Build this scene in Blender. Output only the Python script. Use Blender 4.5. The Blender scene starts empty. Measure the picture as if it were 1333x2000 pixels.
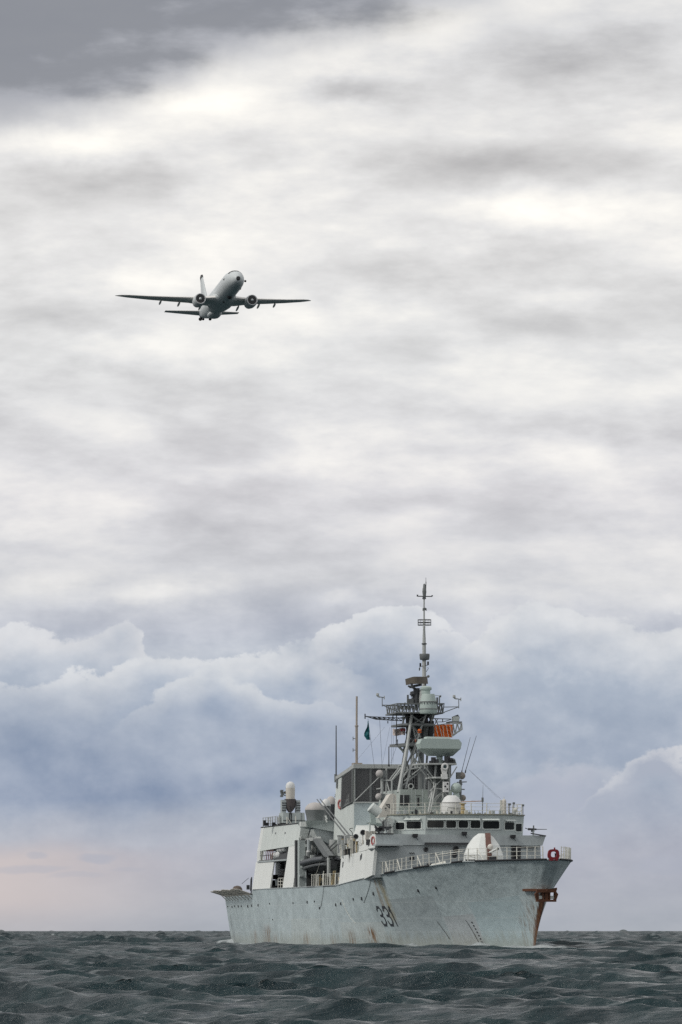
import bpy, math, random
import numpy as np
from mathutils import Vector, Matrix
R = math.radians
random.seed(7)
rng = np.random.default_rng(11)
sc = bpy.context.scene
C = sc.collection

# ------------------------------------------------------------------ camera
FPX = 9900.0                      # focal length in pixels of the 1333x2000 photograph
CAM_H = 2.0
PITCH = math.atan(818.0 / FPX)
cam_d = bpy.data.cameras.new('camera')
cam_d.sensor_fit = 'VERTICAL'
cam_d.sensor_height = 36.0
cam_d.sensor_width = 24.0
cam_d.lens = FPX / 2000.0 * 36.0
cam_d.clip_start = 1.0
cam_d.clip_end = 60000.0
cam = bpy.data.objects.new('camera', cam_d)
C.objects.link(cam)
cam.location = (0, 0, CAM_H)
cam.rotation_euler = (R(90) + PITCH, 0, 0)
sc.camera = cam

# ------------------------------------------------------------------ world
class NT:
    """small helper to write node maths"""
    def __init__(s, tree): s.t = tree
    def n(s, kind, **kw):
        nd = s.t.nodes.new(kind)
        for k, v in kw.items(): setattr(nd, k, v)
        return nd
    def lk(s, a, b): s.t.links.new(a, b)
    def put(s, sock, v):
        if isinstance(v, (int, float)): sock.default_value = v
        elif isinstance(v, (tuple, list)): sock.default_value = v
        else: s.lk(v, sock)
    def m(s, op, a, b=None, c=None, clamp=False):
        nd = s.n('ShaderNodeMath', operation=op); nd.use_clamp = clamp
        s.put(nd.inputs[0], a)
        if b is not None: s.put(nd.inputs[1], b)
        if c is not None: s.put(nd.inputs[2], c)
        return nd.outputs[0]
    def add(s, a, b): return s.m('ADD', a, b)
    def sub(s, a, b): return s.m('SUBTRACT', a, b)
    def mul(s, a, b): return s.m('MULTIPLY', a, b)
    def rng(s, v, a, b, c=0.0, d=1.0, smooth=True):
        nd = s.n('ShaderNodeMapRange'); nd.interpolation_type = 'SMOOTHSTEP' if smooth else 'LINEAR'
        nd.clamp = True
        s.put(nd.inputs[0], v)
        for i, x in enumerate((a, b, c, d)): s.put(nd.inputs[i + 1], x)
        return nd.outputs[0]
    def mix(s, f, a, b, mode='MIX'):
        nd = s.n('ShaderNodeMix', data_type='RGBA', blend_type=mode)
        s.put(nd.inputs[0], f); s.put(nd.inputs[6], a); s.put(nd.inputs[7], b)
        return nd.outputs[2]
    def noise(s, vec, scale, detail=4, rough=0.55, dist=0.0, dims='3D'):
        nd = s.n('ShaderNodeTexNoise'); nd.noise_dimensions = dims
        if vec is not None: s.lk(vec, nd.inputs['Vector'])
        nd.inputs['Scale'].default_value = scale
        nd.inputs['Detail'].default_value = detail
        nd.inputs['Roughness'].default_value = rough
        nd.inputs['Distortion'].default_value = dist
        return nd.outputs['Fac']
    def ramp(s, f, stops, interp='LINEAR'):
        nd = s.n('ShaderNodeValToRGB'); s.put(nd.inputs[0], f)
        cr = nd.color_ramp; cr.interpolation = interp
        while len(cr.elements) < len(stops): cr.elements.new(0.5)
        for e, (p, c) in zip(cr.elements, sorted(stops, key=lambda q: q[0])):
            e.position = p; e.color = c if len(c) == 4 else (*c, 1)
        return nd.outputs[0]
    def comb(s, x, y, z):
        nd = s.n('ShaderNodeCombineXYZ')
        for i, v in enumerate((x, y, z)): s.put(nd.inputs[i], v)
        return nd.outputs[0]
    def vscale(s, v, sc_):
        nd = s.n('ShaderNodeMapping'); s.lk(v, nd.inputs[0]); nd.inputs['Scale'].default_value = sc_
        return nd.outputs[0]

def lin(c):
    def f(v):
        v /= 255.0
        return v / 12.92 if v <= 0.04045 else ((v + 0.055) / 1.055) ** 2.4
    return tuple(f(v) for v in c) + (1.0,)

SUN_EL, SUN_AZ = 40.0, -112.0        # degrees; azimuth measured from +Y (view direction) towards +X
world = bpy.data.worlds.new('World')
sc.world = world
world.use_nodes = True
wt = world.node_tree
wt.nodes.clear()
W = NT(wt)
tc = W.n('ShaderNodeTexCoord').outputs['Generated']
sep = W.n('ShaderNodeSeparateXYZ'); W.lk(tc, sep.inputs[0])
dx, dy, dz = sep.outputs
az = W.m('ARCTAN2', dx, dy)
el = W.m('ARCSINE', dz)
K = FPX / 1000.0
U0 = W.mul(az, K)                   # unit of about 5.8 degrees
V0 = W.mul(el, K)
sv = W.vscale(tc, (1, 1, 2.9))
sv2 = W.vscale(tc, (1, 1, 1.35))
def shifted(v, off):
    nd = W.n('ShaderNodeVectorMath', operation='ADD'); W.lk(v, nd.inputs[0]); nd.inputs[1].default_value = off
    return nd.outputs[0]
nA = W.noise(sv, 24, 8, 0.57)       # layered cloud texture
nA2 = W.noise(shifted(sv, (.0045, 0, .014)), 24, 8, 0.57)
nB = W.noise(sv, 10, 3, 0.5)
nW1 = W.noise(sv2, 34, 5, 0.6)
nW2 = W.noise(shifted(sv2, (3, 1, 2)), 37, 5, 0.6)
nP = W.noise(sv2, 70, 7, 0.60)      # heaped clouds
nP2 = W.noise(shifted(sv2, (.0016, 0, .0036)), 70, 7, 0.60)
nQ = W.noise(shifted(sv2, (7, 4, 5)), 26, 5, 0.55)
nQ2 = W.noise(shifted(sv2, (7.004, 4, 5.009)), 26, 5, 0.55)
vor = W.n('ShaderNodeTexVoronoi'); vor.feature = 'SMOOTH_F1'
W.lk(W.vscale(tc, (1, 1, 1.8)), vor.inputs['Vector']); vor.inputs['Scale'].default_value = 100
vor.inputs['Smoothness'].default_value = 0.6
vP = vor.outputs['Distance']
U = W.add(U0, W.mul(W.sub(nW1, 0.5), 0.26))
V = W.add(V0, W.mul(W.sub(nW2, 0.5), 0.15))
# a: elevation profile of the overcast
prof = [(0.0, (165, 170, 179)), (.06, (169, 173, 183)), (.13, (171, 174, 186)), (.20, (165, 171, 185)), (.28, (155, 165, 182)),
        (.40, (157, 168, 184)), (.50, (170, 179, 192)), (.58, (190, 194, 204)), (.68, (205, 206, 210)), (.85, (215, 214, 217)),
        (1.1, (222, 222, 222)), (1.35, (226, 225, 224)), (1.55, (224, 223, 222)), (1.8, (214, 214, 215)), (2.6, (218, 218, 219))]
Vn = W.m('DIVIDE', W.add(V0, W.mul(W.sub(nA, 0.5), 0.12)), 2.6, clamp=True)
col = W.ramp(Vn, [(v / 2.6, lin(c)) for v, c in prof])
def UV(px, py): return (px - 666.5) / 1000.0, (1818 - py) / 1000.0
# b: bright gaps and grey masses (px, py, rx, ry in photo pixels, strength)
blobs = [(120, 285, 170, 45, .24), (410, 200, 150, 50, .18), (470, 460, 170, 75, .20),
         (560, 640, 160, 45, .20), (640, 120, 200, 60, .17), (1030, 425, 180, 45, .20), (250, 690, 180, 40, .08),
         (690, 200, 85, 26, -.24), (1000, 335, 260, 40, -.17), (900, 530, 240, 55, -.17), (230, 350, 220, 45, -.15),
         (1120, 110, 250, 75, -.16), (1280, 250, 150, 50, .08), (240, 760, 280, 50, -.15), (1080, 630, 220, 40, -.09), (620, 300, 160, 40, .10),
         (150, 1000, 240, 30, .07), (280, 1165, 190, 24, .14), (650, 1172, 70, 18, .12), (60, 1055, 110, 20, .10), (400, 1040, 220, 22, -.06),
         (620, 900, 260, 30, .10), (1150, 800, 260, 50, -.06), (860, 60, 80, 60, .12), (1240, 480, 130, 50, .12), (300, 560, 140, 35, .12), (1100, 900, 200, 26, .07),
         (10, 1125, 60, 16, -.10), (180, 610, 160, 35, -.08), (800, 1000, 240, 30, -.05), (1150, 1020, 200, 22, .06)]
hi = W.rng(V0, 0.45, 0.8)
val = W.mul(W.sub(W.rng(nA, .30, .70), 0.5), W.rng(V0, 0.15, 0.8, 0.03, 0.15))
val = W.add(val, W.mul(W.sub(nB, 0.5), W.rng(V0, .5, .9, .05, 0.14)))
val = W.add(val, W.mul(W.sub(nA, nA2), W.rng(V0, .5, .9, .08, 0.42)))
val = W.add(val, .005)
for (px, py, rx, ry, w) in blobs:
    u0, v0 = UV(px, py)
    a = W.m('POWER', W.m('ABSOLUTE', W.mul(W.sub(U, u0), 1000.0 / rx)), 2.0)
    b = W.m('POWER', W.m('ABSOLUTE', W.mul(W.sub(V, v0), 1000.0 / ry)), 2.0)
    g = W.m('EXPONENT', W.mul(W.add(a, b), -1.0))
    val = W.add(val, W.mul(g, w * .85))
def addv(col, r, g, b):
    nd = W.n('ShaderNodeVectorMath', operation='ADD'); W.lk(col, nd.inputs[0]); W.lk(W.comb(r, g, b), nd.inputs[1]); return nd.outputs[0]
pos = W.m('MAXIMUM', val, 0.0); neg = W.m('MINIMUM', val, 0.0)
col = addv(col, W.add(W.mul(pos, 1.10), W.mul(neg, 1.0)), W.add(W.mul(pos, 1.0), W.mul(neg, 1.0)), W.add(W.mul(pos, .76), W.mul(neg, .97)))
# heavy grey cloud, upper left, going on above the frame
du = W.add(U0, W.mul(W.sub(nB, .5), .35)); dv_ = W.add(V0, W.add(W.mul(W.sub(nW2, .5), .10), W.mul(W.sub(nA, .5), .16)))
edge_ = W.add(1.565, W.mul(W.rng(du, -.72, .30, smooth=False), .28))
dk = W.mul(W.rng(W.sub(dv_, edge_), -.06, .05), W.rng(du, .14, .36, 1, 0))
dk = W.mul(dk, W.rng(V0, 2.3, 3.2, 1, 0))
dcol = W.mix(W.rng(W.add(W.sub(dv_, edge_), W.mul(W.sub(nA, nA2), .5)), -.03, .14), lin((166, 168, 175)), lin((130, 133, 141)))
col = W.mix(W.mul(dk, .93), col, dcol)
# c: heaped clouds, far layers first: (edge points, rim colour, deep colour, depth, softness)
puff = W.add(W.mul(W.sub(0.45, vP), 0.045), W.add(W.mul(W.sub(nP, 0.5), 0.17), W.mul(W.sub(nQ, .5), .12)))
relief = W.add(W.mul(W.sub(nP, nP2), .38), W.mul(W.sub(nQ, nQ2), .55))
layers = [
    ([(-1100, 1330), (0, 1238), (60, 1216), (240, 1206), (272, 1236), (300, 1290), (420, 1330), (900, 1420)], (206, 208, 213), (172, 181, 195), 110, 13),
    ([(780, 1330), (870, 1290), (960, 1205), (1080, 1166), (1180, 1190), (1333, 1215), (2300, 1200)], (209, 211, 215), (168, 178, 193), 170, 15),
    ([(350, 1390), (450, 1345), (560, 1285), (640, 1228), (700, 1208), (820, 1196), (900, 1230), (960, 1260), (1080, 1320)], (211, 213, 217), (166, 176, 192), 130, 9),
    ([(-900, 1330), (90, 1340), (140, 1308), (260, 1280), (330, 1252), (390, 1272), (420, 1300), (520, 1250), (600, 1238), (630, 1280), (760, 1330)], (206, 209, 214), (160, 172, 190), 115, 11),
    ([(120, 1430), (260, 1392), (330, 1330), (420, 1296), (470, 1330), (540, 1348), (640, 1345), (780, 1420)], (201, 205, 211), (153, 166, 186), 100, 13),
]
def mass(col, edge, rim, deep, depth, soft, puffv, seed=0.0):
    lo, hi = -1800.0, 3200.0
    f = W.m('DIVIDE', W.sub(W.add(W.mul(U0, 1000.0), 666.5), lo), hi - lo, clamp=True)
    stops = [((x - lo) / (hi - lo), ((1818 - y) / 1000.0,) * 3 + (1,)) for x, y in edge]
    e = W.ramp(f, stops, 'LINEAR')
    d = W.sub(W.add(e, puffv), V0)
    mask = W.rng(d, 0.0, soft / 1000.0)
    xl, xr_ = edge[0][0], edge[-1][0]
    Uw = W.add(U, W.mul(W.sub(nP, 0.5), 0.25))
    mask = W.mul(mask, W.mul(W.rng(Uw, (xl - 666.5) / 1000, (xl + 200 - 666.5) / 1000), W.rng(Uw, (xr_ - 220 - 666.5) / 1000, (xr_ - 666.5) / 1000, 1, 0)))
    mask = W.mul(mask, W.rng(d, depth * .0010, depth * .0026, 1, 0))
    dn = W.rng(W.add(d, W.mul(W.sub(nW1, 0.5), 0.10)), 0.0, depth / 1000.0)
    dn2 = W.m('SUBTRACT', dn, W.mul(relief, 2.4), clamp=True)
    c = W.mix(dn2, lin(rim), lin(deep))
    return W.mix(mask, col, c)
for l in layers: col = mass(col, *l, puff)
# slate band, heavy on the left, with a ragged lower edge and a paler sky below it
vv = W.add(V0, W.mul(W.sub(nA, 0.5), 0.10))
upper = W.rng(vv, 0.36, 0.52, 1.0, 0.0)
low_e = W.sub(W.mul(W.rng(U0, -0.62, 0.2), 0.10), -0.205)
lower = W.rng(W.sub(vv, low_e), -0.012, 0.04)
side = W.rng(U0, -0.1, 0.45, 0.95, 0.62)
deepv = W.rng(W.add(V0, W.mul(W.sub(nQ, .5), .16)), 0.20, 0.42)
slate = W.mix(deepv, lin((140, 153, 176)), lin((160, 170, 187)))
col = W.mix(W.mul(W.mul(upper, lower), side), col, slate)
lowm = W.mul(W.rng(V0, .60, .78, 1, 0), W.rng(V0, .02, .25, .25, 1))
rl_ = W.mul(relief, W.mul(lowm, .55))
col = addv(col, W.mul(rl_, 1.0), W.mul(rl_, .95), W.mul(rl_, .85))
# warm break near the horizon at the left
warm = W.mul(W.mul(W.rng(U0, -0.75, -0.15, 1, 0), W.rng(V0, 0.0, 0.07, 0.45, 1)), W.rng(vv, 0.13, 0.19, 1, 0))
col = W.mix(W.mul(warm, 0.8), col, lin((206, 194, 191)))
# small grey scraps and the low heaps at the right
for (px, py, rx, ry, w) in [(190, 1678, 34, 9, .55), (72, 1671, 18, 7, .4), (60, 1698, 70, 8, .35), (1310, 1690, 70, 18, .45), (150, 1712, 50, 7, .25), (250, 1700, 30, 5, .2)]:
    u0, v0 = UV(px, py)
    a = W.m('POWER', W.m('ABSOLUTE', W.mul(W.sub(W.add(U0, W.mul(W.sub(nP, .5), .05)), u0), 1000.0 / rx)), 2.0)
    b = W.m('POWER', W.m('ABSOLUTE', W.mul(W.sub(W.add(V0, W.mul(W.sub(nW1, .5), .05)), v0), 1000.0 / ry)), 2.0)
    g = W.rng(W.add(a, b), 0.2, 1.8, w, 0.0)
    col = W.mix(g, col, lin((166, 171, 185)))
col = mass(col, [(900, 1530), (1010, 1495), (1060, 1474), (1120, 1480), (1330, 1500)], (184, 188, 199), (170, 176, 191), 70, 40, puff)
col = mass(col, [(1090, 1600), (1180, 1535), (1232, 1482), (1275, 1458), (1333, 1474), (1480, 1490), (1700, 1600)], (201, 203, 209), (165, 172, 187), 42, 13, puff)
# unseen overcast above the frame dimmed all round, to darken the sea's reflections
zen = W.rng(el, R(10.5), R(40), 1.0, .88)
vm = W.n('ShaderNodeVectorMath', operation='SCALE'); W.lk(col, vm.inputs[0]); W.lk(zen, vm.inputs['Scale'])
bg_c = W.n('ShaderNodeBackground'); W.lk(vm.outputs[0], bg_c.inputs[0]); bg_c.inputs[1].default_value = 1.0
sky = W.n('ShaderNodeTexSky'); sky.sky_type = 'NISHITA'; sky.sun_disc = False
sky.sun_elevation = R(SUN_EL); sky.sun_rotation = R(SUN_AZ)
bg_s = W.n('ShaderNodeBackground'); W.lk(sky.outputs[0], bg_s.inputs[0]); bg_s.inputs[1].default_value = 0.08
mx = W.n('ShaderNodeMixShader'); mx.inputs[0].default_value = 0.97
W.lk(bg_s.outputs[0], mx.inputs[1]); W.lk(bg_c.outputs[0], mx.inputs[2])
wo = W.n('ShaderNodeOutputWorld'); W.lk(mx.outputs[0], wo.inputs[0])

sun_d = bpy.data.lights.new('sun', 'SUN')
sun_d.energy = 1.5
sun_d.angle = R(12)
sun_d.color = (1.0, 0.96, 0.90)
sun = bpy.data.objects.new('sun', sun_d)
C.objects.link(sun)
sdir = Vector((math.sin(R(SUN_AZ)) * math.cos(R(SUN_EL)), math.cos(R(SUN_AZ)) * math.cos(R(SUN_EL)), math.sin(R(SUN_EL))))
sun.rotation_euler = sdir.to_track_quat('Z', 'Y').to_euler()
sun.location = (-60, 300, 120)

vs = sc.view_settings
vs.view_transform = 'Standard'; vs.look = 'None'; vs.exposure = 0.10; vs.gamma = 1.0
vs.use_curve_mapping = False
sc.cycles.use_denoising = False
sc.cycles.max_bounces = 4
sc.cycles.diffuse_bounces = 2
sc.cycles.glossy_bounces = 2
sc.cycles.sample_clamp_indirect = 6
sc.cycles.sample_clamp_direct = 1.4

# ------------------------------------------------------------------ ship frame
TH = R(11.0)
BOW = Vector((18.9, 450.0, 0.0))
PHI = math.pi + TH
def V3(a, b, z): return Vector((b, -a, z))            # a metres aft of the stem head, b to starboard, z up
cP, sP = math.cos(PHI), math.sin(PHI)
def to_world(p): return Vector((BOW.x + cP * p.x - sP * p.y, BOW.y + sP * p.x + cP * p.y, p.z))
def ray(px, py):
    x, y = px - 666.5, 1000.0 - py
    cp, sp = math.cos(PITCH), math.sin(PITCH)
    d = Vector((x, FPX * cp - y * sp, FPX * sp + y * cp))
    return d
def _loc(px, py):
    d = ray(px, py)
    o = Vector((-BOW.x, -BOW.y, CAM_H))
    f = lambda v: Vector((cP * v.x + sP * v.y, -sP * v.x + cP * v.y, v.z))
    return f(o), f(d)
def at(px, py, a):                                    # the point of the ship's cross-section a that shows at a photo position
    if px == 0: px = 666.5 + (18.9 - .1908 * a) * FPX / (450 + a)
    if py == 0: py = 1600
    o, d = _loc(px, py); t = (-a - o.y) / d.y
    return o + d * t
def atb(px, py, b):                                   # same, on a fore-and-aft plane b metres off the centreline
    o, d = _loc(px, py); t = (b - o.x) / d.x
    return o + d * t

# ------------------------------------------------------------------ mesh builder
class MB:
    def __init__(s): s.v = []; s.f = []; s.m = []; s.mi = 0
    def face(s, *pts):
        i = len(s.v); s.v += [Vector(p) for p in pts]; s.f.append(tuple(range(i, i + len(pts)))); s.m.append(s.mi); return s
    def mesh(s, vs_, fs):
        i = len(s.v); s.v += [Vector(p) for p in vs_]
        for f in fs: s.f.append(tuple(i + k for k in f)); s.m.append(s.mi)
        return s
    def hexa(s, q, r):                                # two quads, matching corners
        return s.mesh(list(q) + list(r), [(3, 2, 1, 0), (4, 5, 6, 7), (0, 1, 5, 4), (1, 2, 6, 5), (2, 3, 7, 6), (3, 0, 4, 7)])
    def box(s, a0, a1, b0, b1, z0, z1):
        return s.hexa([V3(a0, b0, z0), V3(a1, b0, z0), V3(a1, b1, z0), V3(a0, b1, z0)], [V3(a0, b0, z1), V3(a1, b0, z1), V3(a1, b1, z1), V3(a0, b1, z1)])
    def cbox(s, c, sx, sy, sz):
        x, y, z = c
        q = [(-1, -1), (1, -1), (1, 1), (-1, 1)]
        return s.hexa([(x + i * sx / 2, y + j * sy / 2, z - sz / 2) for i, j in q], [(x + i * sx / 2, y + j * sy / 2, z + sz / 2) for i, j in q])
    def prism(s, pts, ext):                           # polygon extruded by a vector
        n = len(pts); ext = Vector(ext); p2 = [Vector(p) + ext for p in pts]
        return s.mesh([Vector(p) for p in pts] + p2, [tuple(range(n))[::-1], tuple(range(n, 2 * n))] + [(k, (k + 1) % n, n + (k + 1) % n, n + k) for k in range(n)])
    def loft(s, rings, cap=True):
        n = len(rings[0]); vs_ = [p for r in rings for p in r]; fs = []
        for i in range(len(rings) - 1):
            for k in range(n): fs.append((i * n + k, i * n + (k + 1) % n, (i + 1) * n + (k + 1) % n, (i + 1) * n + k))
        if cap: fs += [tuple(range(n))[::-1], tuple(range((len(rings) - 1) * n, len(rings) * n))]
        return s.mesh(vs_, fs)
    def ring(s, c, ax, r, n, r2=None):
        ax = Vector(ax).normalized(); u = ax.orthogonal().normalized() if abs(ax.z) < .999 else Vector((1, 0, 0))
        if abs(ax.z) < .999: u = ax.cross(Vector((0, 0, 1))).normalized()
        w = ax.cross(u); r2 = r if r2 is None else r2
        return [Vector(c) + u * r * math.cos(2 * math.pi * k / n) + w * r2 * math.sin(2 * math.pi * k / n) for k in range(n)]
    def tube(s, p, q, r, n=6, r2=None):
        p, q = Vector(p), Vector(q); r2 = r if r2 is None else r2
        return s.loft([s.ring(p, q - p, r, n), s.ring(q, q - p, r2, n)])
    def path(s, pts, r, n=6):
        for p, q in zip(pts[:-1], pts[1:]): s.tube(p, q, r, n)
        return s
    def lathe(s, c, prof_, n=20, ax=(0, 0, 1)):
        ax = Vector(ax).normalized()
        return s.loft([s.ring(Vector(c) + ax * h, ax, max(r, .002), n) for r, h in prof_])
    def ball(s, c, r, n=16, sq=1.0):
        return s.lathe(c, [(r * math.sin(math.pi * k / 10), -r * sq * math.cos(math.pi * k / 10)) for k in range(11)], n)
    def torus(s, c, ax, Rr, r, n=20, m=8):
        ax = Vector(ax).normalized(); u = ax.cross(Vector((0, 0, 1)))
        u = u.normalized() if u.length > .01 else Vector((1, 0, 0)); w = ax.cross(u)
        vs_, fs = [], []
        for k in range(n):
            e = u * math.cos(2 * math.pi * k / n) + w * math.sin(2 * math.pi * k / n)
            for j in range(m):
                t = 2 * math.pi * j / m
                vs_.append(Vector(c) + e * (Rr + r * math.cos(t)) + ax * r * math.sin(t))
        for k in range(n):
            for j in range(m): fs.append((k * m + j, k * m + (j + 1) % m, ((k + 1) % n) * m + (j + 1) % m, ((k + 1) % n) * m + j))
        return s.mesh(vs_, fs)
    def truss(s, p0, p1, q0, q1, n, r):               # two chords with zig-zag bracing
        p0, p1, q0, q1 = map(Vector, (p0, p1, q0, q1))
        s.tube(p0, p1, r); s.tube(q0, q1, r)
        for k in range(n):
            a = p0.lerp(p1, k / n); b = q0.lerp(q1, (k + .5) / n); c = p0.lerp(p1, (k + 1) / n)
            s.tube(a, b, r * .8, 4); s.tube(b, c, r * .8, 4)
        return s
    def build(s, name, mats, parent=None, smooth=False, origin=None):
        me = bpy.data.meshes.new(name)
        org = Vector(origin) if origin is not None else (parent.get('_o') and Vector(parent['_o'])) if parent is not None and '_o' in parent else Vector()
        me.from_pydata([tuple(p - org) for p in s.v], [], s.f)
        if not isinstance(mats, (list, tuple)): mats = [mats]
        for m_ in mats: me.materials.append(m_)
        me.polygons.foreach_set('material_index', s.m)
        me.validate(); me.update()
        if smooth:
            me.polygons.foreach_set('use_smooth', [True] * len(me.polygons))
            try: me.set_sharp_from_angle(angle=R(40))
            except Exception: pass
        o = bpy.data.objects.new(name, me); C.objects.link(o)
        if parent is not None:
            o.parent = parent
            o['_o'] = tuple(org)
        return o

def tag(o, label=None, cat=None, group=None, kind=None):
    for k, v in (('label', label), ('category', cat), ('group', group), ('kind', kind)):
        if v: o[k] = v
    return o
def thing(name, label, cat, p=(0, 0, 0), group=None, extra=0.0):   # a thing aboard or near the ship; p in ship coordinates
    o = bpy.data.objects.new(name, None); C.objects.link(o); o.empty_display_size = 1
    o.location = to_world(Vector(p)); o.rotation_euler = (0, 0, PHI)
    o['_o'] = tuple(p)
    return tag(o, label, cat, group)

# ------------------------------------------------------------------ materials
def base_mat(name):
    m = bpy.data.materials.new(name); m.use_nodes = True
    t = NT(m.node_tree); b = m.node_tree.nodes['Principled BSDF']
    return m, t, b
def paint(name, colr, rough=.55, var=.10, streak=.12, rust=0.0, scale=.6, metal=0.0, grime=None):
    m, t, b = base_mat(name)
    oc = t.n('ShaderNodeTexCoord').outputs['Object']
    n1 = t.noise(oc, scale, 5, .6)
    n2 = t.noise(t.vscale(oc, (1.6, 1.6, .16)), 1.4, 4, .6)
    n3 = t.noise(oc, 6, 4, .7)
    f = t.add(t.mul(t.sub(n1, .5), var * 3), t.add(t.mul(t.sub(n2, .5), streak * 3), t.mul(t.sub(n3, .5), var * 1.6)))
    f = t.m('MAXIMUM', t.add(1.0, f), .2)
    vm_ = t.n('ShaderNodeVectorMath', operation='SCALE'); vm_.inputs[0].default_value = colr; t.lk(f, vm_.inputs['Scale'])
    c = vm_.outputs[0]
    if rust > 0:
        n4 = t.noise(t.vscale(oc, (1.3, 1.3, .3)), 1.7, 6, .68)
        msk = t.rng(n4, .70 - rust * .12, .76, 0, .85)
        c = t.mix(msk, c, (.13, .055, .025, 1))
    t.lk(c, b.inputs['Base Color'])
    b.inputs['Roughness'].default_value = rough; b.inputs['Metallic'].default_value = metal
    b.inputs['Specular IOR Level'].default_value = .3
    bp = t.n('ShaderNodeBump'); bp.inputs['Strength'].default_value = .25; bp.inputs['Distance'].default_value = .03
    t.lk(n3, bp.inputs['Height']); t.lk(bp.outputs[0], b.inputs['Normal'])
    return m
M = {}
M['grey'] = paint('grey_paint', (.44, .49, .48), rust=.5)
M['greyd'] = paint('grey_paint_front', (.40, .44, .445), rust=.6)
M['light'] = paint('light_grey_paint', (.60, .645, .62), rust=.35, var=.06)
M['white'] = paint('white_paint', (.72, .745, .72), rust=.15, var=.05, streak=.06)
M['rail'] = paint('rail_paint', (.62, .62, .56), rust=.5, scale=3)
M['mast'] = paint('mast_paint', (.165, .178, .18), rust=.5, scale=1.5)
M['mastl'] = paint('mast_light_paint', (.42, .44, .43), rust=.5, scale=1.5)
M['mastd'] = paint('mast_dark_paint', (.065, .07, .075), rust=.4, scale=1.5)
M['green'] = paint('radar_paint', (.40, .475, .45), rust=.2, var=.05, streak=.06)
M['cream'] = paint('cream_radome', (.60, .575, .52), var=.04, streak=.08, rust=.1)
M['dome'] = paint('radome_paint', (.46, .44, .425), var=.05, rust=.15)
M['domel'] = paint('pale_radome', (.66, .67, .66), var=.04, rust=.1)
M['brown'] = paint('brown_radome', (.25, .225, .20), var=.1, rust=.2)
M['black'] = paint('black_fitting', (.018, .019, .022), rough=.6)
M['dark'] = paint('dark_fitting', (.05, .053, .057), rough=.6, rust=.3)
M['rubber'] = paint('boat_rubber', (.075, .082, .088), rough=.45, var=.15)
M['rubberl'] = paint('boat_rubber_light', (.15, .16, .165), rough=.45, var=.1)
M['red'] = paint('red_paint', (.21, .018, .026), rough=.5, var=.12)
M['rust'] = paint('rusted_steel', (.10, .045, .026), rough=.9, var=.25, scale=2.5)
M['rustp'] = paint('rusty_yellow_paint', (.45, .36, .20), rough=.8, var=.15, rust=1.0, scale=3)
M['deck'] = paint('deck_paint', (.12, .13, .135), rough=.85)
M['orange'] = paint('orange_net', (.72, .16, .03), rough=.9, var=.2, scale=2)
M['teal'] = paint('teal_cloth', (.015, .115, .135), rough=.9, var=.15, scale=3)
M['cloth'] = paint('white_cloth', (.80, .70, .66), rough=.9, var=.1, scale=3)
M['clothred'] = paint('red_cloth', (.75, .03, .05), rough=.9)
M['net'] = paint('net_frame', (.40, .385, .35), rough=.8, rust=.3, scale=2)
M['netb'] = paint('heaped_cover', (.12, .10, .085), rough=.9)
M['tan'] = paint('tan_antenna', (.34, .30, .26), rough=.7)
M['number'] = paint('black_number', (.05, .055, .065), rough=.6, var=.35, scale=4)
M['smudge'] = paint('number_shadow', (.20, .225, .235), rough=.7)
M['intake'] = paint('intake_slat', (.13, .135, .14), rough=.7)
m, t, b = base_mat('window_glass')
b.inputs['Base Color'].default_value = (.012, .014, .016, 1); b.inputs['Roughness'].default_value = .12
M['glass'] = m
m, t, b = base_mat('amber_lamp')
b.inputs['Base Color'].default_value = (.8, .35, .08, 1); b.inputs['Emission Color'].default_value = (1, .42, .10, 1); b.inputs['Emission Strength'].default_value = 1.6
M['amber'] = m
m, t, b = base_mat('lens_glass'); b.inputs['Base Color'].default_value = (.02, .05, .045, 1); b.inputs['Roughness'].default_value = .08
M['lens'] = m

# hull paint: patched, weather-streaked, rust where the photograph has it
m, t, b = base_mat('hull_paint')
oc = t.n('ShaderNodeTexCoord').outputs['Object']
sp = t.n('ShaderNodeSeparateXYZ'); t.lk(oc, sp.inputs[0])
hx, hy, hz = sp.outputs
aa = t.mul(hy, -1.0)
n1 = t.noise(oc, .28, 5, .6); n2 = t.noise(t.vscale(oc, (1.5, 1.5, .10)), 1.6, 5, .65); n3 = t.noise(oc, 5, 5, .75); n5 = t.noise(oc, 1.3, 6, .7)
f = t.add(t.mul(t.sub(n1, .5), .45), t.add(t.mul(t.sub(n2, .5), .30), t.add(t.mul(t.sub(n3, .5), .35), t.mul(t.sub(n5, .5), .35))))
f = t.m('MAXIMUM', t.add(1.0, f), .3)
vm_ = t.n('ShaderNodeVectorMath', operation='SCALE'); vm_.inputs[0].default_value = (.44, .515, .53); t.lk(f, vm_.inputs['Scale'])
c = vm_.outputs[0]
wob = t.mul(t.sub(n1, .5), .5)
def band(v, a0, a1, s=.12): return t.mul(t.rng(v, a0 - s, a0 + s), t.rng(v, a1 - s, a1 + s, 1, 0))
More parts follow.
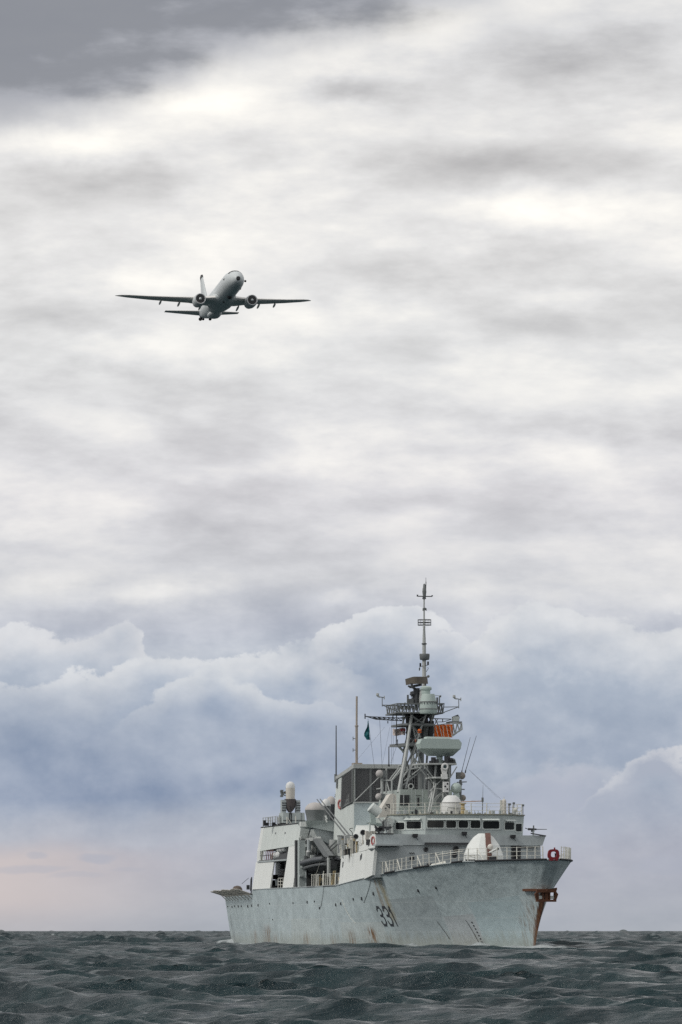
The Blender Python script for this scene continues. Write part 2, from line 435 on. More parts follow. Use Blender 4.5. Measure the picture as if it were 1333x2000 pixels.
# repainted patches
def patch(c, a0, a1, slope, z1, z0, colr, w):
    top = t.add(z1, t.mul(t.sub(aa, a0), slope))
    d = t.sub(t.add(top, t.mul(wob, .3)), hz)
    return t.mix(t.mul(t.mul(t.mul(band(aa, a0, a1, .25), t.rng(d, 0, .08)), t.rng(hz, z0 - .1, z0 + .1)), w), c, colr)
c = patch(c, 27, 41, -.02, 5.3, -3, (.33, .38, .395, 1), .7)
c = patch(c, 8, 19.5, -.05, 5.2, -3, (.375, .47, .495, 1), .75)
c = patch(c, 19.5, 27, -.03, 3.6, -3, (.39, .405, .42, 1), .6)
c = patch(c, 44, 60, .0, 2.9, 1.2, (.52, .56, .54, 1), .4)
c = patch(c, 70, 86, .0, 3.3, 1.0, (.50, .55, .53, 1), .4)
# horizontal weld seams
for zz in (1.9, 3.2, 4.7):
    c = t.mix(t.mul(band(hz, zz - .03, zz + .03, .03), .35), c, (.58, .63, .63, 1))
# waterline growth and stain
wl = t.rng(t.add(hz, t.mul(t.sub(n2, .5), 3.2)), .7, 2.2, .45, 0)
c = t.mix(wl, c, (.27, .27, .21, 1))
rs = t.noise(t.vscale(oc, (2.2, 2.2, .25)), 1.3, 6, .7)
def stain(c, a0, w, z0, z1, colr, k, thr=.42):
    g = t.mul(t.rng(t.m('ABSOLUTE', t.sub(t.add(aa, t.mul(wob, 2)), a0)), 0, w, 1, 0), band(hz, z0, z1, .5))
    return t.mix(t.m('MULTIPLY', t.mul(g, t.rng(rs, thr, thr + .2)), k, clamp=True), c, colr)
rc = (.20, .115, .055, 1)
for a0, w, z0, z1, k in [(48.5, 2.2, -1, 2.3, 1.3), (101, 4.5, -1, 2.5, 1.0), (96, 2, -1, 1.6, .7), (56, 2.5, -1, 2.0, .8), (64, 2, -1, 1.6, .5), (43, 1.6, -1, 1.5, .5), (110, 2, -1, 1.9, .8), (78, 3, -1, 1.7, .8)]:
    c = stain(c, a0, w, z0, z1, rc, k)
c = stain(c, 40.3, 1.3, 3.0, 7.2, (.33, .30, .20, 1), 1.0, .34)
c = stain(c, 42.0, .7, 4.0, 7.2, (.22, .15, .08, 1), .8, .35)
c = stain(c, 129, 2.5, .5, 4.5, (.14, .15, .16, 1), .8, .45)
# stem: rust run under the anchor
sw = t.rng(hz, -.2, 5.6, .02, .30)
sd = t.sub(t.m('ABSOLUTE', hx), t.add(sw, t.mul(t.sub(rs, .5), .35)))
stem = t.mul(t.mul(t.rng(sd, -.05, .12, 1, 0), t.rng(aa, 11, 12, 1, 0)), t.rng(hz, 5.2, 5.9, 1, 0))
c = t.mix(stem, c, (.085, .032, .018, 1))
sd2 = t.mul(t.mul(t.rng(t.m('ABSOLUTE', hx), .3, 1.5, 1, 0), t.rng(aa, 9, 12, 1, 0)), t.mul(t.rng(hz, 5.4, 6.2, 1, 0), t.rng(rs, .42, .66)))
c = t.mix(t.mul(sd2, .75), c, (.16, .09, .045, 1))
t.lk(c, b.inputs['Base Color']); b.inputs['Roughness'].default_value = .52; b.inputs['Specular IOR Level'].default_value = .3
bp = t.n('ShaderNodeBump'); bp.inputs['Strength'].default_value = .35; bp.inputs['Distance'].default_value = .05
pl_ = t.noise(t.vscale(oc, (1, .55, .55)), 1.1, 2, .5)
t.lk(t.add(t.mul(pl_, 9.0), t.add(n3, t.mul(n5, 1.5))), bp.inputs['Height']); t.lk(bp.outputs[0], b.inputs['Normal'])
M['hull'] = m

# sea
m, t, b = base_mat('sea_water')
oc = t.n('ShaderNodeTexCoord').outputs['Object']
wa = t.noise(t.vscale(oc, (.42, 1, 1)), 1.3, 6, .62)
wb = t.noise(t.vscale(oc, (.5, 1, 1)), 5.5, 4, .6)
wc = t.noise(oc, .35, 5, .6)
wd = t.noise(t.vscale(oc, (.38, 1, 1)), 3.0, 6, .66, .5)
hgt = t.add(t.mul(wa, .27), t.add(t.mul(wb, .016), t.add(t.mul(wd, .13), t.mul(wc, .2))))
bp = t.n('ShaderNodeBump'); bp.inputs['Strength'].default_value = 1.0; bp.inputs['Distance'].default_value = 1.0
t.lk(hgt, bp.inputs['Height']); t.lk(bp.outputs[0], b.inputs['Normal'])
at_ = t.n('ShaderNodeAttribute'); at_.attribute_name = 'foam'
fo = at_.outputs['Fac']
fn = t.noise(t.vscale(oc, (.35, .8, 1)), 2.0, 3, .5)
fm = t.rng(t.add(t.mul(fo, .8), t.mul(t.sub(fn, .5), .9)), .34, .85, 0, .8)
cw = t.mix(t.rng(wc, .35, .65), (.005, .018, .023, 1), (.008, .029, .034, 1))
st1 = t.noise(t.vscale(oc, (.22, 1, 1)), 2.6, 5, .62)
st2 = t.noise(oc, .16, 3, .5)
fm = t.m('MAXIMUM', fm, t.mul(t.rng(st1, .56, .72, 0, .26), t.rng(st2, .36, .62, .25, 1)))  # pale wind-ripple sheen painted into the colour beside the foam
t.lk(t.mix(fm, cw, (.55, .59, .60, 1)), b.inputs['Base Color'])
at3_ = t.n('ShaderNodeAttribute'); at3_.attribute_name = 'chop'
t.lk(t.add(t.mul(at3_.outputs['Fac'], .20), t.rng(fm, 0, 1, .19, .5)), b.inputs['Roughness'])
b.inputs['IOR'].default_value = 1.333
b.inputs['Specular IOR Level'].default_value = .42
M['sea'] = m

# ------------------------------------------------------------------ hull shape
def it(x, xs, ys): return float(np.interp(x, xs, ys))
def zd(ad): return it(ad, [0, 15, 30, 40, 50, 60, 108.9, 109.1, 134], [8.3, 8.3, 7.75, 7.35, 6.92, 6.5, 6.5, 5.97, 5.9])
def a_stem(z): return it(z, [-3.5, 0, 2.5, 5.3, 7.2, 8.3], [10.5, 8.0, 6.2, 3.8, 1.4, 0])
def a_end(z): return 133.0 - 1.2 * (1 - z / 5.9)
DU = [0, .004, .015, .0376, .075, .113, .15, .2256, .30, .376, .75, .9, 1]
DB = [0, .75, 1.55, 2.6, 4.0, 5.1, 6.0, 7.25, 7.95, 8.15, 8.1, 7.6, 6.9]
WU = [0, .03, .096, .177, .257, .337, .418, .5, .66, .82, 1]
WB = [0, .5, 1.9, 3.6, 5.3, 6.6, 7.3, 7.6, 7.7, 7.3, 6.2]
def bd(u): return it(u, DU, DB)
def bw(u): return it(u, WU, WB)
def pw(u): return it(u, [0, .2, .45], [1.55, 1.35, 1.0])
def hull_b(a, z):
    u = min(max((a - a_stem(z)) / (a_end(z) - a_stem(z)), 0), 1)
    zz = zd(133 * u); t_ = z / zz
    if t_ >= 0: return bw(u) + (bd(u) - bw(u)) * min(t_, 1) ** pw(u)
    return bw(u) * (1 + .06 * z)
def deck_b(a): return bd(min(max(a / 133.0, 0), 1))
NU, NTT = 170, 22
us = [0] + [((k / NU) ** 1.35) for k in range(1, NU + 1)]
us = sorted(set(us + [108.9 / 133, 109.1 / 133]))
ts = [-.45, -.2] + [k / NTT for k in range(NTT + 1)]
def hull_side(sg):
    h = MB(); vs_ = []
    for u in us:
        zz = zd(133 * u)
        for t_ in ts:
            z = t_ * zz
            if t_ >= 0: b_ = bw(u) + (bd(u) - bw(u)) * t_ ** pw(u)
            else: b_ = bw(u) * (1 + .06 * z)
            vs_.append(V3(a_stem(z) + (a_end(z) - a_stem(z)) * u, sg * b_, z))
    n = len(ts)
    fs = []
    for i in range(len(us) - 1):
        for k in range(n - 1):
            q = (i * n + k, i * n + k + 1, (i + 1) * n + k + 1, (i + 1) * n + k)
            fs.append(q if sg > 0 else q[::-1])
    return vs_, fs, n

# ------------------------------------------------------------------ sea
def make_sea():
    azs = np.concatenate([np.linspace(-math.pi, -.45, 36)[:-1], np.linspace(-.45, -.11, 80)[:-1], np.linspace(-.105, .105, 510), np.linspace(.11, .45, 80)[1:], np.linspace(.45, math.pi, 36)[1:]])
    rs_ = np.concatenate([np.linspace(1.5, 62, 30)[:-1], 62 * np.exp(np.arange(0, math.log(700 / 62), .00175)), 700 * np.exp(np.arange(.003, math.log(2600 / 700), .0036)), 2600 * np.exp(np.linspace(.01, math.log(45000 / 2600), 40))])
    A, Q = np.meshgrid(azs, rs_)
    X = (Q * np.sin(A)).ravel(); Y = (Q * np.cos(A)).ravel(); Z = np.zeros_like(X)
    DXt = np.zeros_like(X); DYt = np.zeros_like(X); J = np.zeros_like(X)
    r = Q.ravel()
    cell = r * .00175 + .02
    gust = .95 + .38 * np.sin(X * .11 + 2.1 * np.sin(Y * .037)) * np.sin(Y * .071 + 1.3 * np.sin(X * .06)) + .18 * np.sin(X * .31 + Y * .19)
    grow = 1 + 1.8 * np.clip((r - 200) / 550, 0, 1)     # calmer near water, rougher farther out
    lam = np.concatenate([rng.uniform(16, 40, 12), np.exp(rng.uniform(math.log(3.5), math.log(16), 44)), np.exp(rng.uniform(math.log(.45), math.log(3.5), 84))])
    for L in lam:
        k = 2 * math.pi / L
        if L > 16: amp = .026 * rng.uniform(.6, 1.2); spread = .5
        elif L > 3.5: amp = .0130 * L ** .48 * rng.uniform(.5, 1.3); spread = .30
        else: amp = .0125 * L ** .95 * rng.uniform(.5, 1.3); spread = .45
        th = R(252) + rng.normal(0, spread)
        kx, ky = k * math.cos(th), k * math.sin(th); ph = rng.uniform(0, 2 * math.pi)
        fade = np.clip((L / (cell * 2.0) - 1) / .6, 0, 1) * (gust if L < 9 else 1.0) * (grow if L > 4 else 1.0)
        sel = fade > 0
        p = kx * X[sel] + ky * Y[sel] + ph
        am = amp * fade[sel]; c_, s_ = np.cos(p), np.sin(p)
        Z[sel] += am * c_
        qs = .80
        DXt[sel] -= qs * am * math.cos(th) * s_; DYt[sel] -= qs * am * math.sin(th) * s_
        J[sel] += qs * am * k * c_
    for L in rng.uniform(16, 36, 14):                  # heavier swell far out roughens the horizon
        th = R(262) + rng.normal(0, .5); k = 2 * math.pi / L
        Z += .20 * np.clip((r - 750) / 900, 0, 1) * np.cos(k * (math.cos(th) * X + math.sin(th) * Y) + rng.uniform(0, 6.28)) * np.clip((6000 - r) / 3000, 0, 1)
    for L in rng.uniform(4, 15, 18):                   # cross chop along the crests far out
        th = (0 if rng.random() < .5 else math.pi) + rng.normal(0, .06); k = 2 * math.pi / L
        Z += .085 * np.clip((r - 420) / 700, 0, 1) * np.cos(k * (math.cos(th) * X + math.sin(th) * Y) + rng.uniform(0, 6.28)) * np.clip((3500 - r) / 1500, 0, 1)
    far = np.clip((r - 3000) / 6000, 0, 1)
    # the ship's own disturbance along its waterline
    lx = cP * (X - BOW.x) + sP * (Y - BOW.y); ly = -sP * (X - BOW.x) + cP * (Y - BOW.y)
    aa_ = -ly
    un = np.clip((aa_ - 8) / 124, 0, 1)
    hb = np.interp(un, WU, WB)
    dist = np.maximum(np.abs(lx) - hb, 0) + np.maximum(8 - aa_, 0) + np.maximum(aa_ - 133, 0)
    bowf = np.exp(-((aa_ - 16) / 13) ** 2) * np.exp(-((np.abs(lx) - hb - 1.2) / 2.4) ** 2)
    ripple = .5 + .5 * np.sin(X * 1.7 + 2 * np.sin(Y * .9)) * np.sin(Y * 1.3 + X * .4)
    Z += bowf * (.30 + .5 * ripple)
    Z *= (1 - far * .8)
    crest = (J - .30) * .7 + (Z - .35) * .55
    foam = np.clip(crest, 0, 1) * .62 + 1.1 * np.exp(-dist / 2.6) * np.clip(.45 + .9 * ripple, 0, 1) * (dist < 12) + bowf * 1.3
    foam = np.clip(foam, 0, 1)
    chop = np.clip((r - 150) / 1500, 0, 1) ** .7
    co = np.stack([X + DXt, Y + DYt, Z], 1).astype(np.float32)
    nr, na = A.shape
    idx = np.arange(nr * na).reshape(nr, na)
    q = np.stack([idx[:-1, :-1], idx[:-1, 1:], idx[1:, 1:], idx[1:, :-1]], -1).reshape(-1, 4)[:, ::-1]
    q = q.astype(np.int32)
    me = bpy.data.meshes.new('sea')
    me.vertices.add(len(co)); me.vertices.foreach_set('co', co.ravel())
    me.loops.add(q.size); me.loops.foreach_set('vertex_index', q.ravel())
    me.polygons.add(len(q)); me.polygons.foreach_set('loop_start', np.arange(0, q.size, 4, dtype=np.int32))
    try: me.polygons.foreach_set('loop_total', np.full(len(q), 4, dtype=np.int32))
    except Exception: pass
    me.polygons.foreach_set('use_smooth', np.ones(len(q), dtype=bool))
    at2 = me.attributes.new('foam', 'FLOAT', 'POINT'); at2.data.foreach_set('value', foam.astype(np.float32))
    at3 = me.attributes.new('chop', 'FLOAT', 'POINT'); at3.data.foreach_set('value', chop.astype(np.float32))
    me.update(calc_edges=True)
    me.materials.append(M['sea'])
    o = bpy.data.objects.new('sea', me); C.objects.link(o)
    tag(o, 'choppy dark grey-green sea with small whitecaps', kind='structure')
make_sea()

# ------------------------------------------------------------------ the frigate
ship = thing('frigate', 'grey naval frigate with rust stains and number 331 on its bow, heading towards the camera', 'warship')
hb = MB()
for sg in (1, -1):
    v_, f_, n_ = hull_side(sg); hb.mesh(v_, f_)
L_ = len(ts)
for k in range(L_ - 1):                                # transom
    z0, z1 = ts[k] * zd(133), ts[k + 1] * zd(133)
    def bb(z): return (bw(1) + (bd(1) - bw(1)) * (z / zd(133))) if z >= 0 else bw(1) * (1 + .06 * z)
    hb.face(V3(a_end(z0), bb(z0), z0), V3(a_end(z1), bb(z1), z1), V3(a_end(z1), -bb(z1), z1), V3(a_end(z0), -bb(z0), z0))
hull = hb.build('hull', M['hull'], ship, smooth=True)
d = MB()
us2 = us
for u0, u1 in zip(us2[:-1], us2[1:]):
    d.face(V3(133 * u0, bd(u0) * .995, zd(133 * u0) - .03), V3(133 * u0, -bd(u0) * .995, zd(133 * u0) - .03), V3(133 * u1, -bd(u1) * .995, zd(133 * u1) - .03), V3(133 * u1, bd(u1) * .995, zd(133 * u1) - .03))
d.build('deck', M['deck'], ship)
# gunwale bar, black fairings along the deck edge
def edge(a, sg, off=0.0, dz=0.0): return V3(a, sg * (deck_b(a) + off), zd(a) + dz)
for sg in (1, -1):
    g = MB(); g.path([edge(a, sg, .02, .0) for a in list(np.linspace(0.3, 60, 50)) + [70, 80, 90, 100, 108.9]], .05, 5)
    g.build('gunwale', M['greyd'], ship)
for sg, a0, a1 in [(1, 4.0, 12), (1, 14.8, 17.2), (1, 23, 27.5), (1, 33.5, 37), (1, .4, 4.0), (-1, .4, 9)]:
    g = MB(); g.path([edge(a, sg, .07, .02) for a in np.linspace(a0, a1, 8)], .09, 6)
    g.build('edge_fairing', M['black'], ship)

# hull number
def on_hull(a, z, off=.04): return V3(a, hull_b(a, z) + off, z)
def hull_glyph(strokes, a_left, wid, z0, hgt, th, mat, name, lean=0.0, off=.04):
    g = MB()
    for st in strokes:
        for (x0, y0), (x1, y1) in zip(st[:-1], st[1:]):
            L = math.hypot((x1 - x0) * wid, (y1 - y0) * hgt)
            n = max(2, int(L / .18))
            tx, ty = (x1 - x0) * wid / L, (y1 - y0) * hgt / L
            ex = th * .5 / L
            for k in range(n):
                f0, f1 = k / n, (k + 1) / n
                if k == 0: f0 -= ex
                if k == n - 1: f1 += ex
                qq = []
                for f_, s_ in ((f0, -1), (f1, -1), (f1, 1), (f0, 1)):
                    X_ = (x0 + (x1 - x0) * f_) * wid - ty * s_ * th / 2
                    Y_ = (y0 + (y1 - y0) * f_) * hgt + tx * s_ * th / 2
                    qq.append(on_hull(a_left - X_ - lean * Y_, z0 + Y_, off))
                g.face(*qq)
    return g.build(name, mat, hull)
three = [[(0, .82), (.2, 1), (.75, 1), (1, .82), (1, .66), (.75, .52), (.35, .52)], [(.75, .52), (1, .38), (1, .18), (.75, 0), (.2, 0), (0, .18)]]
one = [[(.1, .78), (.5, 1), (.5, 0)]]
NZ, NH, NWd = 2.55, 1.72, 1.3
aL = 43.9
hull_glyph(three, aL, NWd, NZ, NH, .23, M['number'], 'hull_number', -.38)
hull_glyph(three, aL - 1.95, NWd, NZ, NH, .23, M['number'], 'hull_number', -.38)
hull_glyph(one, aL - 3.7, .9, NZ, NH, .24, M['number'], 'hull_number', -.38)
# scuppers and small openings along the side
for a, z, s_ in [(131, 4.75, .12), (127, 4.7, .16), (124.5, 4.75, .13), (121, 4.72, .16), (118.5, 4.72, .14), (113.5, 4.7, .2), (110.5, 4.75, .18), (106, 4.78, .18), (98, 4.9, .12), (84, 4.9, .12), (76, 4.95, .18), (72, 5.0, .12), (69.5, 4.3, .16), (61, 4.6, .18), (58.5, 4.7, .18), (52.5, 5.1, .16), (49, 5.15, .22), (44, 5.6, .2), (30, 5.8, .2), (25, 6.0, .18), (97, 3.2, .1)]:
    g = MB(); p = on_hull(a, z, 0)
    g.hexa([p + Vector((-.1, s_, -s_ * .7)), p + Vector((-.1, -s_, -s_ * .7)), p + Vector((-.1, -s_, s_ * .7)), p + Vector((-.1, s_, s_ * .7))],
           [p + Vector((.06, s_, -s_ * .7)), p + Vector((.06, -s_, -s_ * .7)), p + Vector((.06, -s_, s_ * .7)), p + Vector((.06, s_, s_ * .7))])
    g.build('scupper', M['black'], hull)
# draught marks and faint painted lines low on the bow
for k in range(7):
    g = MB(); a = 20.4 - k * .12; z = 2.7 - k * .3
    g.face(on_hull(a + .35, z), on_hull(a + .05, z), on_hull(a + .05, z + .13), on_hull(a + .35, z + .13)); g.build('draught_mark', M['dark'], hull)
for a0, z0, a1, z1 in [(21.8, 3.0, 20.6, .9), (28.9, 2.9, 27.4, 1.2)]:
    g = MB(); n = 8
    for k in range(n):
        f0, f1 = k / n, (k + 1) / n
        p0 = (a0 + (a1 - a0) * f0, z0 + (z1 - z0) * f0); p1 = (a0 + (a1 - a0) * f1, z0 + (z1 - z0) * f1)
        g.face(on_hull(p0[0], p0[1]), on_hull(p1[0], p1[1]), on_hull(p1[0] + .1, p1[1]), on_hull(p0[0] + .1, p0[1]))
    g.build('hull_line', M['dark'], hull)

# anchor in its pocket on the stem
anc = MB()
ac = V3(3.6, 0, 5.2)
q = at(1023, 1737, 5.5)
anc.prism([V3(6.4, hull_b(6.4, 5.9) + .05, 5.75), V3(4.3, 1.0, 5.75), V3(3.1, .62, 5.72), V3(2.7, 0, 5.72), V3(3.1, -.62, 5.72), V3(3.6, -1.1, 5.85), V3(4.6, -.5, 5.72), V3(5.4, .3, 5.7)], (0, 0, -.22))
pocket = anc.build('anchor_pocket', M['rust'], hull)
def asc(v): return V3(3.1 + (v[0] - 3.1) * .8, v[1] * .74, 5.66 + (v[2] - 5.66) * .72)
anc = MB()
def abox(a0, a1, b0, b1, z0, z1): anc.hexa([asc((a0, b0, z0)), asc((a1, b0, z0)), asc((a1, b1, z0)), asc((a0, b1, z0))], [asc((a0, b0, z1)), asc((a1, b0, z1)), asc((a1, b1, z1)), asc((a0, b1, z1))])
abox(2.9, 3.7, -.2, .2, 4.35, 5.7)
abox(2.75, 3.45, -1.15, 1.25, 4.15, 4.42)
abox(2.7, 3.3, -1.15, 1.25, 5.3, 5.66)
for sg in (1, -1):
    o_ = .05
    anc.hexa([asc((2.85, sg * .95 + o_, 4.3)), asc((3.4, sg * .95 + o_, 4.3)), asc((3.4, sg * 1.2 + o_, 4.3)), asc((2.85, sg * 1.2 + o_, 4.3))],
             [asc((2.7, sg * 1.0 + o_, 5.6)), asc((3.3, sg * 1.0 + o_, 5.6)), asc((3.3, sg * 1.42 + o_, 5.1)), asc((2.7, sg * 1.42 + o_, 5.1))])
    abox(2.9, 3.3, sg * .42 - .08 + o_, sg * .42 + .08 + o_, 4.4, 5.4)
anc.build('anchor', M['rust'], ship)
for sg in (1, -1):
    g = MB(); p_, q_ = asc((3.0, sg * .72 - .24 + .05, 4.5)), asc((3.15, sg * .72 + .24 + .05, 4.9))
    g.hexa([p_, Vector((q_.x, p_.y, p_.z)), Vector((q_.x, q_.y, p_.z)), Vector((p_.x, q_.y, p_.z))], [Vector((p_.x, p_.y, q_.z)), Vector((q_.x, p_.y, q_.z)), Vector((q_.x, q_.y, q_.z)), Vector((p_.x, q_.y, q_.z))]); g.build('anchor_plate', M['light'], ship)

# bull-ring at the stem head (red, rounded square)
g = MB()
c0 = V3(.25, 0.02, 8.75); n = 24; vs_ = []; fs = []
for k in range(n):
    an = 2 * math.pi * k / n
    co_, si_ = math.cos(an), math.sin(an)
    sq = 1 / (abs(co_) ** 3.2 + abs(si_) ** 3.2) ** (1 / 3.2)
    for (ro, yy) in ((.50, .14), (.50, -.14), (.30, -.14), (.29, .14)):
        w_ = 1.0 if si_ > 0 else 1.06
        vs_.append(c0 + Vector((co_ * sq * ro * w_ * (1.0 if ro > .3 else .85), yy, si_ * sq * ro * (.92 if ro > .3 else .85))))
for k in range(n):
    for j in range(4): fs.append((k * 4 + j, k * 4 + (j + 1) % 4, ((k + 1) % n) * 4 + (j + 1) % 4, ((k + 1) % n) * 4 + j))
g.mesh(vs_, fs)
g.tube(V3(.25, -.08, 9.2), V3(.25, -.08, 9.36), .07, 6); g.box(.1, .4, -.35, .4, 8.2, 8.33)
g.build('bullring', M['red'], ship, smooth=True)

# ------------------------------------------------------------------ railings
st_mb = MB(); st_mb.v = []
st_me = None
def stanchion(parent, p, h=1.18, mat='rail'):
    global st_me
    if st_me is None: st_me = {}
    key = (round(h, 2), mat)
    if key not in st_me:
        g = MB(); g.tube((0, 0, 0), (0, 0, h), .055, 5, .045)
        o = g.build('stanchion', M[mat]); st_me[key] = o.data; bpy.data.objects.remove(o)
    o = bpy.data.objects.new('stanchion', st_me[key]); C.objects.link(o); o.parent = parent
    o.location = Vector(p)
    lean = random.gauss(0, .025); o.rotation_euler = (lean, random.gauss(0, .02), 0)
    return o
def railing(pts, h=1.18, wires=3, mat='rail', r=.022, stan=True, name='railing', step=None, sag=.0):
    g = MB()
    for k in range(wires):
        zz = h * (.97 - k * .32)
        P = [Vector(p) + Vector((0, 0, zz)) for p in pts]
        for p, q_ in zip(P[:-1], P[1:]):
            mdl = (p + q_) / 2 - Vector((0, 0, sag))
            g.tube(p, mdl, r, 4); g.tube(mdl, q_, r, 4)
    o = g.build(name, M[mat], ship)
    if stan:
        for p in pts: stanchion(o, p, h, mat)
    return o
fo_st = [edge(a, 1, -.12) for a in [.9, 1.8, 3.0, 4.6, 6.3, 8.1, 10, 12, 14, 16, 17.9, 19.8, 21.7, 23.5, 25.2, 26.9, 28.5, 30.1, 31.7, 33.2, 34.6, 36.0, 37.3, 38.5]]
rl = railing(fo_st, wires=3, r=.016, sag=.02)
for k in (7, 12, 15, 19, 22):                       # raking braces
    g = MB(); p = fo_st[k]; q_ = fo_st[k].lerp(fo_st[k - 1], .7) if k else p
    g.tube(p + Vector((0, 0, 1.1)), q_ + Vector((0, 0, .02)), .045, 5); g.build('brace', M['rail'], rl)
fo_pt = [edge(a, -1, -.12) for a in [.9, 1.7, 2.6, 3.6, 4.7, 5.9, 7.2, 8.6, 10.2, 12, 14, 16, 18, 20, 22.5, 25, 27.5, 30, 32.5, 35, 37.5]]
rl = railing(fo_pt, wires=3, r=.016, sag=.05)
# heavier top bar round the gun
g = MB(); g.path([edge(a, 1, -.12, .95) for a in (15, 16.5, 18, 19.8, 21.7)], .04, 5); g.build('grab_bar', M['rail'], ship)

# foredeck fittings
for (px, py, a, w, h, dd) in [(827, 1690, 33, .45, .45, .5), (873, 1681, 29, .35, .35, .4), (886, 1680, 27, .35, .32, .4), (919, 1676, 24, .5, .55, .5), (1007, 1669, 12, .45, .8, .5), (1088, 1674, 3.4, .22, .5, .3), (928, 1676, 24, .4, .5, .5), (891, 1675, 30, .4, .4, .4), (834, 1693, 33, .25, .4, .3), (746, 1707, 39.0, .3, .3, .3)]:
    p = at(px, py, a); g = MB()
    for s_ in (-1, 1): g.lathe((p.x + s_ * w * .45, p.y, zd(a)), [(w * .42, 0), (w * .42, h), (w * .5, h + .03), (w * .5, h + .1)], 10)
    g.cbox((p.x, p.y, zd(a) + .06), w * 1.9, dd, .12)
    g.build('bitt', M['black'], ship)
g = MB(); q0 = at(1026, 1655, 31); g.box(30.6, 31.4, q0.x - .7, q0.x + .7, q0.z - .1, q0.z + .05); g.build('deck_locker_shelf', M['dark'], ship)
g = MB(); q0 = at(852, 1683, 31); g.hexa([V3(31.5, q0.x - .9, 7.7), V3(30, q0.x - .9, 7.7), V3(30, q0.x + .9, 7.7), V3(31.5, q0.x + .9, 7.7)], [V3(31.5, q0.x - .9, 8.5), V3(31, q0.x - .9, 8.6), V3(31, q0.x + .2, 8.3), V3(31.5, q0.x + .3, 8.3)]); g.build('breakwater', M['rail'], ship)

# ------------------------------------------------------------------ gun
gt = at(945, 1660, 28)
gx, gz0 = gt.x, zd(28)
g = MB()
def gring(z, hw, fy, ry, ch):                     # octagonal plan section: half width, front reach, rear reach
    return [V3(28 - fy, gx + hw * .34, z), V3(28 - fy * .35, gx + hw, z), V3(28 + ry * .6, gx + hw, z), V3(28 + ry, gx + hw * .5, z),
            V3(28 + ry, gx - hw * .5, z), V3(28 + ry * .6, gx - hw, z), V3(28 - fy * .35, gx - hw, z), V3(28 - fy, gx - hw * .34, z)]
rings = [gring(gz0 + .35, 1.85, 1.7, 1.9, 0), gring(gz0 + 1.25, 1.8, 1.6, 1.9, 0), gring(gz0 + 2.2, 1.45, 1.0, 1.7, 0), gring(gz0 + 2.95, .92, .45, 1.3, 0), gring(gz0 + 3.3, .45, .1, .8, 0)]
GR = Matrix.Translation(V3(28, gx, 0)) @ Matrix.Rotation(R(-8), 4, 'Z') @ Matrix.Translation(-V3(28, gx, 0))
rings = [[GR @ p for p in rr] for rr in rings]
gm = MB(); gm.loft(rings)
turret = gm.build('gun_turret', M['white'], ship)
gm = MB(); gm.lathe(V3(28, gx, gz0), [(1.55, 0), (1.55, .36)], 20); gm.build('turret_ring', M['greyd'], turret)
def gp(a, b, z): return GR @ V3(a, gx + b, gz0 + z)
gm = MB()
cols_ = [(-1.72, .42), (-1.63, 1.25), (-1.05, 2.2), (-.50, 2.95), (-.12, 3.33), (.6, 3.36)]
off = -.38
for (f0, z0), (f1, z1) in zip(cols_[:-1], cols_[1:]):
    gm.hexa([gp(28 + f0 - .03, off - .27, z0), gp(28 + f0 + .2, off - .27, z0), gp(28 + f0 + .2, off + .27, z0), gp(28 + f0 - .03, off + .27, z0)],
            [gp(28 + f1 - .03, off - .24, z1), gp(28 + f1 + .2, off - .24, z1), gp(28 + f1 + .2, off + .24, z1), gp(28 + f1 - .03, off + .24, z1)])
gm.build('barrel_slot', paint('slot_cover', (.15, .08, .065), var=.25, scale=3, rust=.8), turret)
gm = MB(); gm.box(26.0, 26.9, gx - .85, gx - .1, gz0 + .45, gz0 + 1.15); gm.build('slot_recess', M['dark'], turret)
gm = MB(); gm.tube(gp(26.6, off - .1, 1.5), gp(23.0, off - .45, 1.75), .11, 10, .09); gm.tube(gp(23.0, off - .45, 1.75), gp(22.6, off - .5, 1.77), .14, 10)
gm.build('gun_barrel', M['white'], turret)
gm = MB(); gm.ball(gp(26.0, off - .1, 2.0), .28, 12); gm.build('muzzle_radar', M['cream'], turret)
gm = MB(); gm.lathe(gp(22.55, off - .51, 1.77), [(.1, 0), (.1, .03)], 10, ax=(0, 1, 0)); gm.build('muzzle', M['black'], turret)
for z_, hw_, f_ in [(1.27, 1.8, 1.6), (.62, 1.84, 1.66)]:
    gm = MB(); gm.path([gp(28 - f_ - .03, hw_ * .34, z_), gp(28 - f_ * .35, hw_ + .02, z_), gp(28 + 1.1, hw_ + .02, z_)], .022, 4); gm.build('panel_joint', M['mast'], turret)
gm = MB(); gm.path([gp(27.0, 1.78, .62), gp(27.1, 1.76, 1.27)], .02, 4); gm.build('panel_joint', M['mast'], turret); gm = MB(); gm.path([gp(28.4, 1.84, .62), gp(28.4, 1.82, 1.27)], .02, 4); gm.build('panel_joint', M['mast'], turret)
gm = MB()
gm.path([gp(26.3, .93, .55), gp(26.2, 1.0, 1.2), gp(28, 1.87, 1.2)], .03, 4); gm.build('grab_rail', M['rail'], turret)

# ------------------------------------------------------------------ forward superstructure
AF = 38.72
zw0 = at(900, 1652, AF).z
p_tl = at(733, 1655, AF)
g = MB()
zt = at(900, 1651, AF).z
fb_s, fb_p = at(727, 1690, AF).x, at(1058, 1690, AF).x
g.hexa([V3(AF, fb_s - .22, zd(AF) - .3), V3(AF, fb_p, zd(AF) - .3), V3(60, -7.9, 6.3), V3(60, 6.3, 6.3)],
       [V3(AF, fb_s - .4, zt), V3(AF, fb_p + .1, zt), V3(60, -6.9, zt - .3), V3(60, 5.6, zt - .3)])
sup = g.build('superstructure', M['greyd'], ship)
